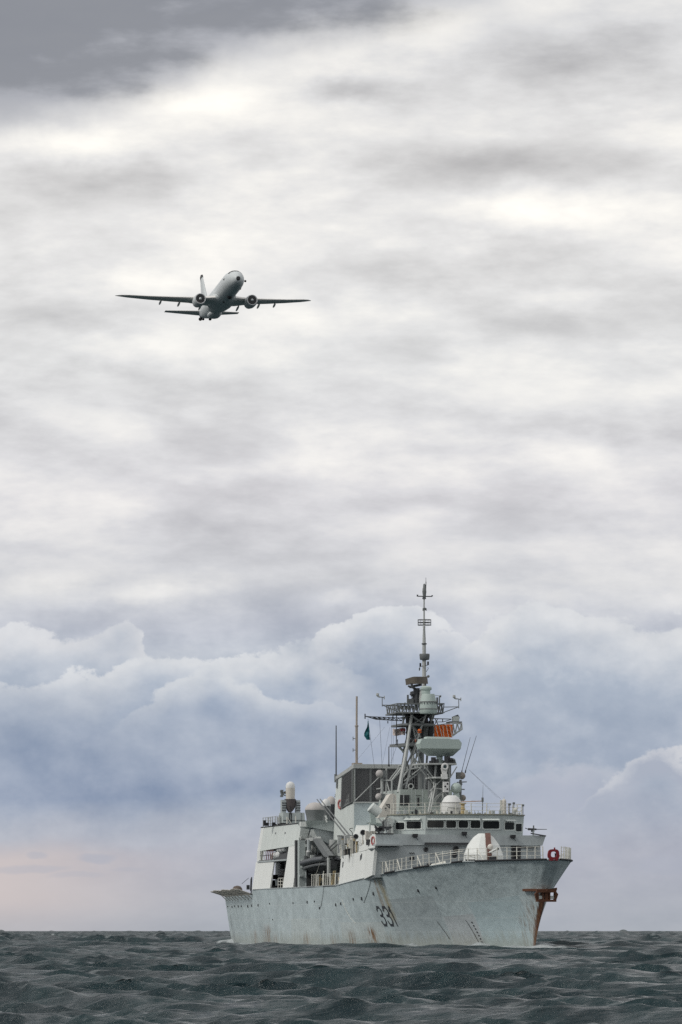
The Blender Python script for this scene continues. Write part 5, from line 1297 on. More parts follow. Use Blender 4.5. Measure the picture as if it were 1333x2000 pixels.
# hangar block (recessed wall) and upper side
g = MB()
g.hexa([V3(84.5, 5.6, 6.45), V3(84.5, -5.6, 6.45), V3(108, -5.6, 6.45), V3(108, 5.6, 6.45)], [V3(84.5, 5.5, zh), V3(84.5, -5.5, zh), V3(108, -5.5, zh), V3(108, 5.5, zh)])
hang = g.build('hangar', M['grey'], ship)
g = MB(); zu = za(102, 1660)
bh = lambda z: side_b(z)
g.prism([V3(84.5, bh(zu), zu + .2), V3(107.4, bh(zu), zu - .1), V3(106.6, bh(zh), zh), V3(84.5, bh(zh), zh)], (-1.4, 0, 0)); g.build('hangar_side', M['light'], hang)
g = MB(); g.prism([V3(107.0, bh(zu), zu - .1), V3(108.6, bh(zu) + .06, zu - .1), V3(108.5, bh(zh), zh + .02), V3(106.8, bh(zh), zh + .02)], (-2.2, 0, 0)); g.build('hangar_corner', M['white'], hang)
g = MB(); g.prism([V3(107.2, bh(zu), za(108, 1684)), V3(108.6, bh(zu) + .1, za(108, 1684)), V3(108.6, bh(zu) + .06, zu), V3(107.0, bh(zu), zu)], (-.3, 0, 0)); g.build('hangar_corner', M['white'], hang)
g = MB(); g.box(84.5, 108.4, -bh(zh), bh(zh) - .02, zh - .1, zh + .06); g.build('hangar_roof', M['mast'], hang)
g = MB(); g.tube(V3(84.5, bh(zh) + .03, zh + .04), V3(108.5, bh(zh) + .03, zh + .04), .06, 4); g.build('roof_edge', M['dark'], hang)
g = MB(); g.box(90, 107.3, 5.6, 7.7, zu - 1.35, zu - 1.2); g.build('gallery_deck', M['greyd'], hang)
for x_, y_, w_ in [(541.5, 1629.5, .16), (560.5, 1629, .18)]:
    q_ = atb(x_, y_, 7.0); bb_ = bh(q_.z) + .02; g = MB(); g.prism([Vector((bb_, q_.y + .35, q_.z - .22)), Vector((bb_, q_.y - .35, q_.z - .22)), Vector((bb_ - .05, q_.y - .35, q_.z + .22)), Vector((bb_ - .05, q_.y + .35, q_.z + .22))], (-.04, 0, 0)); g.build('vent_slot', M['mast'], hang)
# gallery opening with rails, pale panel painted for the sky seen through
zo0, zo1 = za(102, 1682), za(102, 1661)
g = MB(); g.box(99.5, 106.5, 5.4, 5.65, zo0, zo1); g.build('gallery_sky_panel', M['light'], hang)
for k in range(7):
    a_ = 99.5 + k * 1.15; g = MB(); g.tube(V3(a_, 7.5, zo0), V3(a_, 7.35, zo1), .05, 4); g.build('gallery_bar', paint('red_bar', (.16, .06, .055)) if k in (0,) and 'rb' not in M and not M.update({'rb': paint('red_brown_bar', (.15, .05, .045))}) else M['rb'] if k < 4 else M['rail'], hang)
g = MB(); g.tube(V3(99.3, 7.45, zo0 + .6), V3(107, 7.45, zo0 + .6), .04, 4); g.tube(V3(99.3, 7.5, zo0 + .03), V3(107.2, 7.5, zo0 + .03), .09, 4); g.tube(V3(99.3, 7.3, zo1), V3(107, 7.3, zo1), .05, 4); g.build('gallery_rail', M['mastd'], hang)
# life-raft canisters
for (x0, y0, x1, y1, r_, mt, lb) in [(533, 1673, 549, 1668.5, .38, 'domel', 'white life raft canister nearest the rail in the hangar-side gallery'), (546, 1660, 560, 1656.5, .36, 'domel', 'upper white life raft canister half hidden by the tall white screen')]:
    p, q_ = at(x0, y0, 95), at(x1, y1, 93); p.x = q_.x = 6.5
    p = atb(x0, y0, 6.9); q_ = atb(x1, y1, 6.9)
    t_ = thing('life_raft', lb, 'life raft', (p + q_) / 2 - Vector((0, 0, r_)))
    g = MB(); d_ = (q_ - p).normalized(); n = 7
    pr = [(r_ * .55, 0), (r_ * .92, .12), (r_, .4), (r_, (q_ - p).length - .4), (r_ * .92, (q_ - p).length - .12), (r_ * .55, (q_ - p).length)]
    g.lathe(p, pr, 14, ax=d_); g.build('canister', M[mt], t_, smooth=True)
    for f_ in (.3, .7):
        g = MB(); g.torus(p.lerp(q_, f_), d_, r_ + .01, .03, 14, 4); g.build('strap', M['mast'], t_)
    g = MB(); c_ = p.lerp(q_, .5); g.cbox(c_ - Vector((0, 0, r_ + .05)), .3, 1.6, .14); g.build('cradle', M['dark'], t_)
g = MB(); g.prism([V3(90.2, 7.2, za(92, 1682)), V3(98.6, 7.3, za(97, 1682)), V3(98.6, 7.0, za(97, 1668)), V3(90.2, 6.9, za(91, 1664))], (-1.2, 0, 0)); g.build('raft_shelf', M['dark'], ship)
g = MB(); g.cbox(atb(539, 1658, 7.0), .3, 1.8, .3); g.build('raft_bracket', M['dark'], hang)
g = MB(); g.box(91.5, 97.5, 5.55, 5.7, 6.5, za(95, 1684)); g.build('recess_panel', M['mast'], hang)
for x_, y_, w_, h_, mt in [(536, 1713, .6, .5, 'dark'), (534, 1727, .3, .9, 'dark'), (553, 1722, .5, 1.2, 'dark'), (552, 1690, .3, .8, 'mastd'), (545, 1732, .9, .2, 'rb')]:
    g = MB(); g.cbox(atb(x_, y_, 6.2), w_, w_ * 3, h_); g.build('recess_fitting', M[mt], hang)
# ladder-like stanchions in the recess
pts = [V3(a_, 7.7, 6.5) for a_ in (90.5, 91.6, 93, 94.5)]
railing(pts, h=1.1, wires=3, r=.035, mat='rail')
# dense stanchions before the boat bay
pts = [V3(a_, 7.95 + random.uniform(-.3, .05), 6.5) for a_ in np.arange(59.9, 75.2, .95)]
railing(pts, h=1.28, wires=1, r=.016, mat='rail', sag=.05)
for k in range(12):
    a_ = 60 + k * 1.15; g = MB(); bq = random.uniform(6.5, 7.7); g.tube(V3(a_, bq, 6.5), V3(a_ + random.uniform(-.9, .9), bq, 6.5 + random.uniform(.8, 1.6)), .05, 4)
    g.build('deck_gear', M[random.choice(['rail', 'mastl', 'dark', 'rustp'])], ship)
g = MB(); g.path([V3(60, 8.15, 6.5), V3(66.5, 8.15, 6.5)], .08, 4); g.build('deck_edge_bar', M['mast'], ship)
g = MB(); g.path([V3(71, 8.15, 6.5), V3(75, 8.15, 6.5)], .07, 4); g.build('deck_edge_bar', M['mast'], ship)
# bay machinery: lockers, cylinders, davit, pipes
def bx(x0, x1, y0, y1, a_, depth, mt, name):
    p, q_ = at(x0, y1, a_), at(x1, y0, a_); g = MB()
    g.box(a_, a_ + depth, q_.x, p.x, p.z, q_.z); return g.build(name, M[mt], ship)
bx(585, 597, 1641, 1732, 81.6, 1.4, 'grey', 'bay_locker'); bx(578.5, 583.5, 1641, 1733, 82.6, .8, 'dark', 'bay_locker')
bx(585.5, 596.5, 1686, 1687, 81.55, .05, 'dark', 'locker_seam'); bx(619, 634, 1655, 1725, 82.8, .8, 'greyd', 'bay_locker'); bx(611, 618, 1648, 1700, 82.6, .8, 'mastl', 'bay_locker')
def cyl(x, y0, y1, b_, w, mt, name, n=12):
    p, q_ = atb(x, y1, b_), atb(x, y0, b_); q_.y = p.y; g = MB(); g.tube(p, q_, w, n); return g.build(name, M[mt], ship, smooth=True)
def cyla(x, y0, y1, a_, w, mt, name):
    p, q_ = at(x, y1, a_), at(x, y0, a_); q_.x = p.x; g = MB(); g.tube(p, q_, w, 14); return g.build(name, M[mt], ship, smooth=True)
cyla(604, 1640, 1662, 81.3, .23, 'greyd', 'davit_cylinder'); cyla(604, 1661, 1664.5, 81.3, .27, 'domel', 'cylinder_band'); cyla(604, 1664.5, 1684, 81.3, .25, 'mast', 'davit_cylinder'); cyla(599.5, 1640, 1690, 81.8, .10, 'dark', 'davit_column')
cyl(641.5, 1675, 1712, 7.3, .13, 'mastl', 'bay_post'); cyl(645, 1680, 1712, 7.1, .07, 'mast', 'bay_post')
cyl(650, 1677, 1708, 6.0, .5, 'mast', 'bay_tank'); cyl(657, 1672, 1726, 5.6, .4, 'dark', 'bay_tank'); cyl(652, 1640, 1672, 5.2, .45, 'mastl', 'bay_tank')
g = MB()
pl = [atb(611, 1640, 6.9), atb(618, 1637, 6.9), atb(643, 1671, 6.9), atb(641, 1675, 6.9), atb(633, 1673, 6.9)]
for p_ in pl: p_.y = p_.y
g.prism(pl, (-.5, 0, 0)); g.build('davit_arm', M['mast'], ship)
g = MB(); g.prism([atb(597, 1638, 6.8), atb(617, 1634, 6.8), atb(620, 1640, 6.8), atb(606, 1643, 6.8), atb(597, 1642, 6.8)], (-.5, 0, 0)); g.build('davit_head', M['mastl'], ship)
g = MB(); g.tube(atb(601, 1638, 6.6), atb(606, 1620, 6.3), .06); g.tube(atb(607, 1637, 6.6), atb(612, 1621, 6.3), .07); g.build('davit_stay', M['mast'], ship)
for (x0, y0, x1, y1) in [(634, 1660, 649, 1645.5), (636.5, 1663, 657, 1642.5), (639, 1667, 664, 1645)]:
    g = MB(); p, q_ = atb(x0, y0, 6.2), atb(x1, y1, 5.2); g.tube(p, q_, .09, 8); g.build('launch_tube', M['mast'], ship)
for k in range(34):
    x_ = random.uniform(582, 660); y_ = random.uniform(1650, 1728); b_ = random.uniform(4.75, 5.4)
    g = MB(); q_ = atb(x_, y_, b_) if x_ > 628 else at(x_, y_, random.uniform(81, 83.5)); w_ = random.uniform(.15, .55); h_ = random.uniform(.15, .9)
    if k % 3: g.cbox(q_, w_, w_ * 1.6, h_)
    else: g.tube(q_ - Vector((0, random.uniform(-.4, .4), h_ * 1.3)), q_ + Vector((0, 0, h_ * 1.3)), .07, 6)
    g.build('bay_fitting', M[random.choice(['mastl', 'greyd', 'light', 'mast', 'dark', 'grey'])], ship)
for k in range(16):
    x_ = random.uniform(662, 700); a_ = random.uniform(52, 60); q_ = at(x_, random.uniform(1640, 1662), a_); g = MB(); w_ = random.uniform(.12, .4)
    g.cbox(q_, w_, w_, random.uniform(.2, .8)); g.tube(q_, q_ - Vector((0, 0, 1.2)), .05, 5); g.build('deck_gear', M[random.choice(['mastl', 'rail', 'dark', 'cream', 'rustp'])], ship)
# items at the after end of the white bulwark
for x_, y_, w_, h_, b_, mt in [(667, 1655, .3, 1.3, 6.6, 'mastl'), (671, 1662, .4, .8, 6.8, 'cream'), (681, 1661, .18, 1.1, 6.7, 'rustp'), (690, 1655, .35, 2.0, 6.9, 'cream'), (695, 1657, .35, 1.2, 6.3, 'dark'), (675, 1642, .4, .9, 6.2, 'dark'), (683, 1640, .8, .7, 6.2, 'mastl'), (678, 1667, .5, .7, 6.5, 'dark'), (665, 1650, .4, 1.7, 5.9, 'mast')]:
    g = MB(); q_ = atb(x_, y_, b_); g.cbox(q_, w_, w_ * 2.2, h_); g.cbox(q_ + Vector((0, 0, h_ / 2 + .06)), w_ * 1.3, w_ * 2.4, .1); g.build('deck_locker', M[mt], ship)
# search lights by the wing
for x_, y_, r_, a_, lb in [(695.5, 1634, .26, 53, 'black round searchlight with a pale ring, left one of the pair behind the white bulwark'), (709.5, 1626, .27, 50, 'black searchlight, right and higher one of the pair, against the white casing')]:
    p = at(x_, y_, a_); t_ = thing('searchlight', lb, 'searchlight', p - Vector((0, 0, .7)))
    g = MB(); g.lathe(p - Vector((0, .2, 0)), [(r_ * .6, -.1), (r_, .05), (r_, .35)], 14, ax=(.2, 1, 0)); g.build('lamp_housing', M['dark'], t_)
    g = MB(); g.lathe(p + Vector((.03, .17, 0)), [(r_ * .88, 0), (r_ * .88, .02)], 14, ax=(.2, 1, 0)); g.build('lamp_glass', M['black'], t_)
    g = MB(); g.torus(p + Vector((.03, .16, 0)), (.2, 1, 0), r_ * .96, .035, 14, 5); g.build('lamp_ring', M['mastl'], t_)
    g = MB(); g.tube(p - Vector((0, .1, .75)), p - Vector((0, .1, .2)), .06, 6); g.tube(p - Vector((0, .1, 1.4)), p - Vector((0, .1, .75)), .09, 6); g.build('lamp_stand', M['cream'], t_)
g = MB(); pth = [(690, 1632), (688, 1625), (683, 1620), (684, 1618), (690, 1617.5)]; g.path([at(x, y, 53.5) for x, y in pth], .035, 5); g.build('hose_hook', M['dark'], ship)
g = MB(); q_ = at(720, 1632, 47); g.cbox(q_, .6, .6, .9); g.cbox(q_ + Vector((-.5, 0, .3)), .5, .5, .3); g.build('wing_locker', M['cream'], ship)
# life ring on the bulwark edge
p = at(730.5, 1642.5, 39.9); t_ = thing('life_ring', 'red life ring in a holder at the left end of the bridge wing', 'life ring', p + Vector((.08, .3, -.45)))
g = MB(); g.torus(p + Vector((.12, .3, 0)), (1, .2, 0), .37, .09, 18, 8); g.build('ring_body', paint('worn_red', (.34, .085, .085), var=.3, scale=4), t_, smooth=True)
g = MB(); g.torus(p + Vector((.12, .3, 0)), (1, .2, 0), .47, .02, 14, 4)
g.build('grab_line', M['cream'], t_)
p = at(669.5, 1571, 74.5); t_ = thing('life_ring', 'faded red life ring hung on the pale funnel side below the dark intake', 'life ring', p + Vector((.3, 0, -.45)))
g = MB(); g.torus(p + Vector((.25, 0, 0)), (1, .25, 0), .42, .11, 18, 8); g.build('ring_body', paint('faded_red', (.42, .16, .15)), t_, smooth=True)
g = MB(); g.torus(p + Vector((.25, 0, 0)), (1, .25, 0), .53, .02, 14, 4); g.build('grab_line', M['cream'], t_)

# ------------------------------------------------------------------ inflatable boat
c_b = atb(608, 1692, 7.0)
t_ = thing('inflatable_boat', 'dark grey inflatable boat hanging in the open bay amidships', 'boat', c_b - Vector((0, 0, .8)))
b0, b1 = atb(577, 1695, 7.0), atb(641, 1678, 7.0)
def boat_pt(f, side, dz=0.0, out=1.0):
    y_ = b0.y + (b1.y - b0.y) * f
    zc = b0.z + (b1.z - b0.z) * (1 - (1 - min(f * 1.15, 1)) ** 1.6) + dz
    wv = .95 * min(1, (f / .32) ** .6) * out
    return Vector((6.55 + side * wv, y_, zc))
pts = [boat_pt(k / 14, 1) for k in range(15)]
ptl = [boat_pt(k / 14, -1) for k in range(15)]
g = MB(); rr = .30
allp = pts[::-1] + ptl[1:]
g.loft([g.ring(p_, (allp[min(i + 1, len(allp) - 1)] - allp[max(i - 1, 0)]), rr if 0 < i < len(allp) - 1 else rr * .6, 10) for i, p_ in enumerate(allp)])
g.build('side_tube', M['rubber'], t_, smooth=True)
g = MB(); g.loft([g.ring(boat_pt(k / 14, 1, -.48, .8), Vector((0, 1, .1)), .17, 8) for k in range(1, 15)]); g.build('lower_tube', M['rubberl'], t_, smooth=True)
g = MB()
rings = []
for k in range(13):
    f_ = .04 + k / 12 * .94
    a_, b_ = boat_pt(f_, 1, -.2, .9), boat_pt(f_, -1, -.2, .9); m_ = (a_ + b_) / 2 - Vector((0, 0, .8 * min(1, f_ * 2.5 + .2)))
    rings.append([a_, m_ + Vector((.3, 0, .1)), m_, m_ + Vector((-.3, 0, .1)), b_])
g.loft(rings); g.build('boat_hull', M['dark'], t_, smooth=True)
g = MB(); q_ = boat_pt(.55, 0, .3); g.cbox(q_, .6, 1.2, .7); g.cbox(q_ + Vector((0, -1.2, -.1)), .5, .8, .5); g.build('console', M['mastd'], t_)
g = MB(); g.path([atb(628, 1672, 7.4), atb(624, 1690, 7.5), atb(617, 1709, 7.6)], .025, 4); g.build('painter_line', M['rail'], t_)
g = MB(); g.path([V3(66, 8.2, 6.5), V3(67, hull_b(67, 5.6) + .05, 5.6), V3(68.3, hull_b(68.3, 4.5) + .05, 4.6), V3(69.6, hull_b(69.6, 4.2) + .05, 4.2)], .02, 4); g.build('hanging_line', M['dark'], ship)
g = MB(); g.path([on_hull(57.6, 5.1, .03), on_hull(56.6, 4.1, .03), on_hull(55.2, 3.3, .03), on_hull(53.5, 2.7, .03)], .02, 4); g.build('hanging_line', M['rail'], ship)
g = MB(); g.path([on_hull(43.2, 6.9, .03), on_hull(45.5, 5.9, .03), on_hull(48.5, 4.7, .03)], .02, 4); g.build('hanging_line', M['dark'], ship)

# ------------------------------------------------------------------ satellite domes, dome platform, tilted whips
ADM = 80.5
xc = at(614, 1600, ADM).x
g = MB(); z0, z1 = at(0, 1619, ADM).z, at(0, 1604, ADM).z
l, r_ = at(590, 1610, ADM).x, at(653, 1610, ADM).x
g.hexa([V3(ADM - 1.6, l - .4, z0 + .15), V3(ADM - 2, r_ - .4, z0 - .5), V3(ADM + 3, r_ - .4, z0 - .4), V3(ADM + 3, l - .4, z0 + .15)], [V3(ADM - 2, l, z1), V3(ADM - 2, r_ - .4, z1), V3(ADM + 3, r_ - .4, z1), V3(ADM + 3, l, z1)])
dp = g.build('dome_platform', M['grey'], ship)
g = MB(); q_ = [at(x, y, ADM - 1.5) for x, y in [(612, 1618), (652, 1622), (652, 1648), (642, 1648), (622, 1637)]]; g.prism(q_, (0, -2.5, 0)); g.build('platform_bracket', M['greyd'], dp)
g = MB(); q_ = [at(x, y, ADM - 1.55) for x, y in [(608, 1620), (613, 1620), (621, 1637), (612, 1638), (606, 1630)]]; g.prism(q_, (0, -.1, 0)); g.build('platform_gusset', M['white'], dp)
g = MB(); q_ = at(592, 1610, ADM - 2); g.cbox(q_, .6, .6, .5); g.build('platform_box', M['white'], dp)
def dome(px, ytop, yeq, ybase, wdt, a, mt, mb, name='satellite_dome'):
    s_ = FPX / (450 + a); r_ = wdt / 2 / s_
    c_ = at(px, yeq, a); zt2 = at(px, ytop, a).z - c_.z; zb2 = at(px, ybase, a).z - c_.z
    g = MB(); g.lathe(c_, [(r_ * math.cos(t), zt2 * math.sin(t)) for t in [k * math.pi / 2 / 10 for k in range(11)]], 28); o = g.build(name, M[mt], ship, smooth=True)
    g = MB(); g.lathe(c_, [(r_ * .82, zb2), (r_ * .86, zb2 * .6), (r_ * .97, zb2 * .2), (r_ * .985, 0)], 28); g.build('dome_drum', M[mb], o, smooth=True)
    return o
dome(615.5, 1567, 1582, 1604, 39, ADM - .4, 'dome', 'mast')
dome(637, 1560, 1574, 1604, 19, ADM + 1.8, 'domel', 'mast')
dome(647, 1555, 1571, 1604, 22, 85, 'dome', 'mastd')
g = MB(); g.cbox(at(638.5, 1576, ADM + .6), .35, .3, .2); g.build('dome_hatch', M['mastd'], dp)
g = MB(); g.tube(at(636, 1593, 78.3), at(639, 1600, 78.3), .1, 6); g.tube(at(636.5, 1600, 78.3), at(639, 1606, 78.3), .08, 6); g.build('platform_lamp', M['white'], dp)
whip(at(657, 1555, 84) , at(656, 1551, 84), .1, .1, 'mast')
g = MB(); g.tube(at(683, 1641, 62), at(619.5, 1561, 66), .075, 6, .05); g.build('tilted_whip', M['mast'], ship)
g = MB(); g.tube(at(690, 1640, 61), at(625.5, 1560.5, 65), .075, 6, .05); g.build('tilted_whip', M['mast'], ship)
g = MB(); g.cbox(at(681, 1640, 61.5), .8, .5, .75); g.build('whip_base', M['mastl'], ship)

# ------------------------------------------------------------------ close-in gun on the hangar roof
AC = 102.0
sC = FPX / (450 + AC * math.cos(TH))
xc = at(571, 1600, AC).x
g = MB(); z0, z1 = zh, at(0, 1588, AC).z
l, r_ = at(549.5, 0, AC).x, at(593, 0, AC).x
g.hexa([V3(AC - 1.2, l, z0), V3(AC - 1.2, r_, z0), V3(AC + 1.2, r_, z0), V3(AC + 1.2, l, z0)], [V3(AC - 1.2, l, z1), V3(AC - 1.2, r_ - (-.1), z1), V3(AC + 1.2, r_ + .1, z1), V3(AC + 1.2, l, z1)])
cw = g.build('close_in_gun', M['grey'], ship)
g = MB(); g.box(AC - 1.24, AC - 1.2, l, r_, z0 + (z1 - z0) * .42, z0 + (z1 - z0) * .46); g.box(AC - 1.24, AC - 1.2, at(585, 0, AC).x, at(584.5, 0, AC).x, z0, z1); g.build('base_seam', M['mastd'], cw)
for x0, x1, yt in [(549.5, 557.5, 1563), (577.5, 585, 1563.5)]:
    g = MB(); g.box(AC - .6, AC + .4, at(x0, 0, AC).x, at(x1, 0, AC).x, z1, at(0, yt, AC).z); arm = g.build('mount_arm', M['greyd'], cw)
    for k in range(4):
        g = MB(); zz = at(0, 1569 + k * 4.8, AC).z; g.box(AC - .66, AC - .6, at(x0, 0, AC).x + .02, at(x1, 0, AC).x - .02, zz - .04, zz + .05); g.build('mount_rib', M['mastd'], cw)
def lath(px, ys, hw, a, mt, name, n=20):
    s_ = FPX / (450 + a * math.cos(TH)); c_ = at(px, ys[0], a); g = MB(); g.lathe(c_, [(w_ / s_, at(px, y_, a).z - c_.z) for y_, w_ in zip(ys, hw)], n); return g.build(name, M[mt], cw, smooth=True)
lath(567.5, [1561, 1539], [8.8, 9.2], AC - .2, 'cream', 'radome_drum')
lath(567.5, [1539, 1534, 1530, 1527.5, 1526.5], [9.2, 8.9, 7.2, 4.2, 1], AC - .2, 'domel', 'radome_cap')
g = MB(); zt3 = at(0, 1561, AC).z; prof4 = [(1561, 556.5, 579), (1566, 557, 579), (1574, 558, 578), (1580, 560, 576), (1585, 563, 572), (1587, 566, 569)]
rings = []
for y_, x0, x1 in prof4:
    X0, X1, z = at(x0, 0, AC - .5).x, at(x1, 0, AC - .5).x, at(0, y_, AC - .5).z; r_ = abs(X1 - X0) / 2; cx = (X0 + X1) / 2
    rings.append([Vector((cx + r_ * math.cos(2 * math.pi * k / 16), -(AC - .3) + .55 * math.sin(2 * math.pi * k / 16), z)) for k in range(16)])
g.loft(rings); g.build('gun_bucket', paint('gun_cover', (.085, .075, .075), var=.15, rust=.3), cw, smooth=True)
g = MB(); g.tube(at(567, 1574, AC - 1.0), at(569, 1590, AC - 1.3), .07); g.tube(at(566, 1588, AC - 1.2), at(566, 1606, AC - 1.25), .05); g.tube(at(569.5, 1588, AC - 1.2), at(569.5, 1606, AC - 1.25), .05); g.build('gun_barrels', M['black'], cw)
g = MB(); g.tube(at(549, 1544, AC), at(552, 1556, AC), .12, 8); g.tube(at(551, 1548, AC), at(559, 1549, AC), .1); g.torus(at(557.5, 1550, AC - .1), (0, 1, 0), .2, .07, 12, 5); g.cbox(at(550.5, 1555, AC), .3, .3, .2); g.cbox(at(551, 1544.5, AC), .3, .3, .2); g.build('side_sensor', M['mast'], cw)
g = MB(); g.cbox(at(546.5, 1594.5, AC), .2, .2, .2); g.tube(at(546.5, 1596, AC), at(547, 1610, AC), .22, 8, .16); g.build('roof_lamp', M['mastl'], cw)
zR = zh + .06
rp = [V3(a_, bh(zh) - .15, zR) for a_ in (94.8, 99.5, 100.8, 102.3, 103.8, 105.2, 106.6, 108.2)]
railing(rp[1:], h=1.05, wires=3, r=.025, mat='mastl')
railing([V3(108.2, b_, zR) for b_ in (6.3, 5.3, 4.3, 3.2)], h=1.05, wires=3, r=.025, mat='mastl')
g = MB(); g.tube(at(561, 1595, 98), at(561, 1611, 98), .055, 4); g.tube(at(562, 1597, 98), at(570, 1610, 98), .045, 4); g.tube(at(578, 1594, 97), at(578, 1611, 97), .05, 4); g.build('roof_stanchion', M['rail'], hang)
for x_, y_, w_, h_ in [(522, 1612, .3, .34), (535, 1611, .32, .38), (541, 1613, .3, .2), (548, 1613, .7, .25), (556, 1613, .8, .3), (517, 1603, .2, .6), (585, 1612, 1.2, .2), (575, 1612, .8, .2)]:
    g = MB(); q_ = at(x_, y_, 101); q_.z = zR + h_ / 2; g.cbox(q_, w_, .6, h_); g.build('roof_fitting', M['black' if w_ < 1 else 'dark'], hang)

# ------------------------------------------------------------------ flight deck: folded safety nets, cover, mast post
for k in range(9):
    a0 = 109.5 + k * 2.62; a1 = a0 + 2.45; tp = .45
    for sg in (1, -1):
        bi0, bi1 = deck_b(a0) + .02, deck_b(a1) + .02
        zi = zd(a0) + .02; up_ = .55 + .05 * math.sin(k * 2.1)
        q = [V3(a0, sg * bi0, zi), V3(a1, sg * bi1, zi), V3(a1 + .3, sg * (bi1 + 1.55), zi + up_), V3(a0 + .3, sg * (bi0 + 1.55), zi + up_)]
        g = MB()
        g.path(q + q[:1], .055, 5)
        for j in range(1, 3): g.tube(q[0].lerp(q[1], j / 3), q[3].lerp(q[2], j / 3), .04, 4)
        for j in range(1, 3): g.tube(q[0].lerp(q[3], j / 3), q[1].lerp(q[2], j / 3), .03, 4)
        g.tube(V3(a0 + .2, sg * (bi0 - .05), zi - .55), q[0].lerp(q[3], .55), .045, 4)
        fr_ = g.build('safety_net', M['net'], ship)
        if sg > 0:
            g = MB()
            for j in range(1, 6): g.tube(q[0].lerp(q[1], j / 6), q[3].lerp(q[2], j / 6), .011, 3)
            for j in range(1, 4): g.tube(q[0].lerp(q[3], j / 4), q[1].lerp(q[2], j / 4), .011, 3)
            w_ = g.build('net_mesh', M['net'], fr_); w_['kind'] = 'stuff'
g = MB(); q_ = atb(464, 1738, 5.5); g.lathe(q_ + Vector((0, 0, -.3)), [(.62, .1), (.56, .45), (.4, .68), (.1, .78)], 14); g.build('covered_capstan', M['netb'], ship, smooth=True)
g = MB(); g.tube(at(473, 1726, 111), at(486, 1715, 109), .03, 4); g.build('stay_wire', M['mastd'], ship)
g = MB(); g.tube(at(491, 1748, 109.3), at(492, 1713, 109.3), .07, 5); g.tube(at(489.5, 1740, 109.3), at(490.5, 1716, 109.3), .05, 5); g.build('deck_post', M['mastd'], ship); g = MB(); g.cbox(at(485, 1733, 111), .3, .4, .5); g.build('deck_box', M['mastd'], ship)

# ------------------------------------------------------------------ aircraft
PR = MB
nose = Vector(((466 - 666.5), 0, 0))
dist = 926.0
dv = ray(466, 537); NOSE = Vector((0, 0, CAM_H)) + dv * (dist / dv.y)
YAW = math.pi + R(11.9); PT = R(6.3)
plane = bpy.data.objects.new('patrol_aircraft', None); C.objects.link(plane)
plane.location = NOSE
plane.rotation_euler = (PT, 0, YAW)
plane.rotation_mode = 'XYZ'
plane['_o'] = (0, 0, 0)
tag(plane, 'pale grey twin-engine jet flying low over the sea above the ship', 'airplane')
pl_m = paint('aircraft_grey', (.58, .615, .62), rough=.42, var=.05, streak=.05, scale=.5)
pl_w = paint('aircraft_wing_grey', (.76, .745, .72), rough=.5, var=.06, streak=.04, scale=.5)
pl_d = paint('aircraft_dark', (.035, .037, .04), rough=.5)
def fuse(d):
    r_ = it(d, [0, .15, .5, 1.2, 2.4, 4.0, 6, 24, 28, 32, 36, 38.2, 38.8], [.05, .42, .80, 1.18, 1.55, 1.80, 1.92, 1.92, 1.80, 1.40, .85, .42, .2])
    z = it(d, [0, 1, 3, 6, 22, 28, 34, 38.8], [-.55, -.42, -.15, 0, 0, .22, .85, 1.35])
    return r_, z
g = MB(); g.loft([[Vector((fuse(d)[0] * math.cos(2 * math.pi * k / 28), -d, fuse(d)[1] + fuse(d)[0] * 1.04 * math.sin(2 * math.pi * k / 28))) for k in range(28)] for d in [0, .15, .35, .6, .9, 1.3, 1.8, 2.4, 3.2, 4, 5, 6, 9, 12, 15, 18, 21, 24, 26, 28, 30, 32, 34, 36, 37.5, 38.2, 38.8]])
fus = g.build('fuselage', pl_m, plane, smooth=True)
# nose sensor, cockpit windows, blisters
g = MB(); g.lathe((0, .06, -.58), [(.30, 0), (.42, -.22), (.46, -.45)], 14, ax=(0, 1, 0)); g.build('nose_cap', pl_d, fus)
for sg in (-1, 1):
    for k, (x0, x1) in enumerate([(.05, .55), (.60, 1.0), (1.04, 1.3)]):
        g = MB(); d0 = 1.75 + x0 * .55; d1 = 1.75 + x1 * .75
        def sp_(x, d, el_):
            r_, z = fuse(d); return Vector((sg * x, -d, z + math.sqrt(max(.01, (r_ * 1.0) ** 2 - x * x)) * 1.05 + .02 - el_))
        q = [sp_(x0, d0, 0), sp_(x1, d1, 0), sp_(x1, d1 + .75, 0), sp_(x0, d0 + .75, 0)]
        g.hexa(q, [p_ + Vector((0, .0, .02)) for p_ in q]); g.build('cockpit_window', pl_d, fus)
def blister(x, d, z, r_, name, mt, sq=1.0, ln=1.0):
    g = MB(); g.lathe((x, -d, z), [(r_ * math.sin(math.pi * k / 8), -r_ * ln * math.cos(math.pi * k / 8)) for k in range(9)], 10, ax=(0, 1, 0)); return g.build(name, mt, fus, smooth=True)
blister(0, 9.0, -2.0, .5, 'camera_turret', pl_d, ln=1); blister(-1.3, 5.4, -1.25, .25, 'belly_antenna', pl_d); blister(1.75, 4.6, .2, .22, 'side_probe', pl_d)
blister(-1.9, 3.2, -.35, .22, 'side_probe', pl_d); blister(-1.6, 9.5, 1.25, .16, 'roof_antenna', pl_d); blister(-.8, 11, 1.95, .2, 'roof_antenna', pl_m); blister(.4, 13.0, -2.05, .2, 'belly_antenna', pl_d)
blister(.0, 29.0, -1.6, .3, 'belly_antenna', pl_d, ln=1.2); blister(-1.3, 31.0, -.75, .3, 'belly_antenna', pl_d); blister(.7, 35.3, -.15, .36, 'tail_sensor', pl_d, ln=1.5); blister(.05, 35.9, -.02, .26, 'tail_sensor', pl_d)
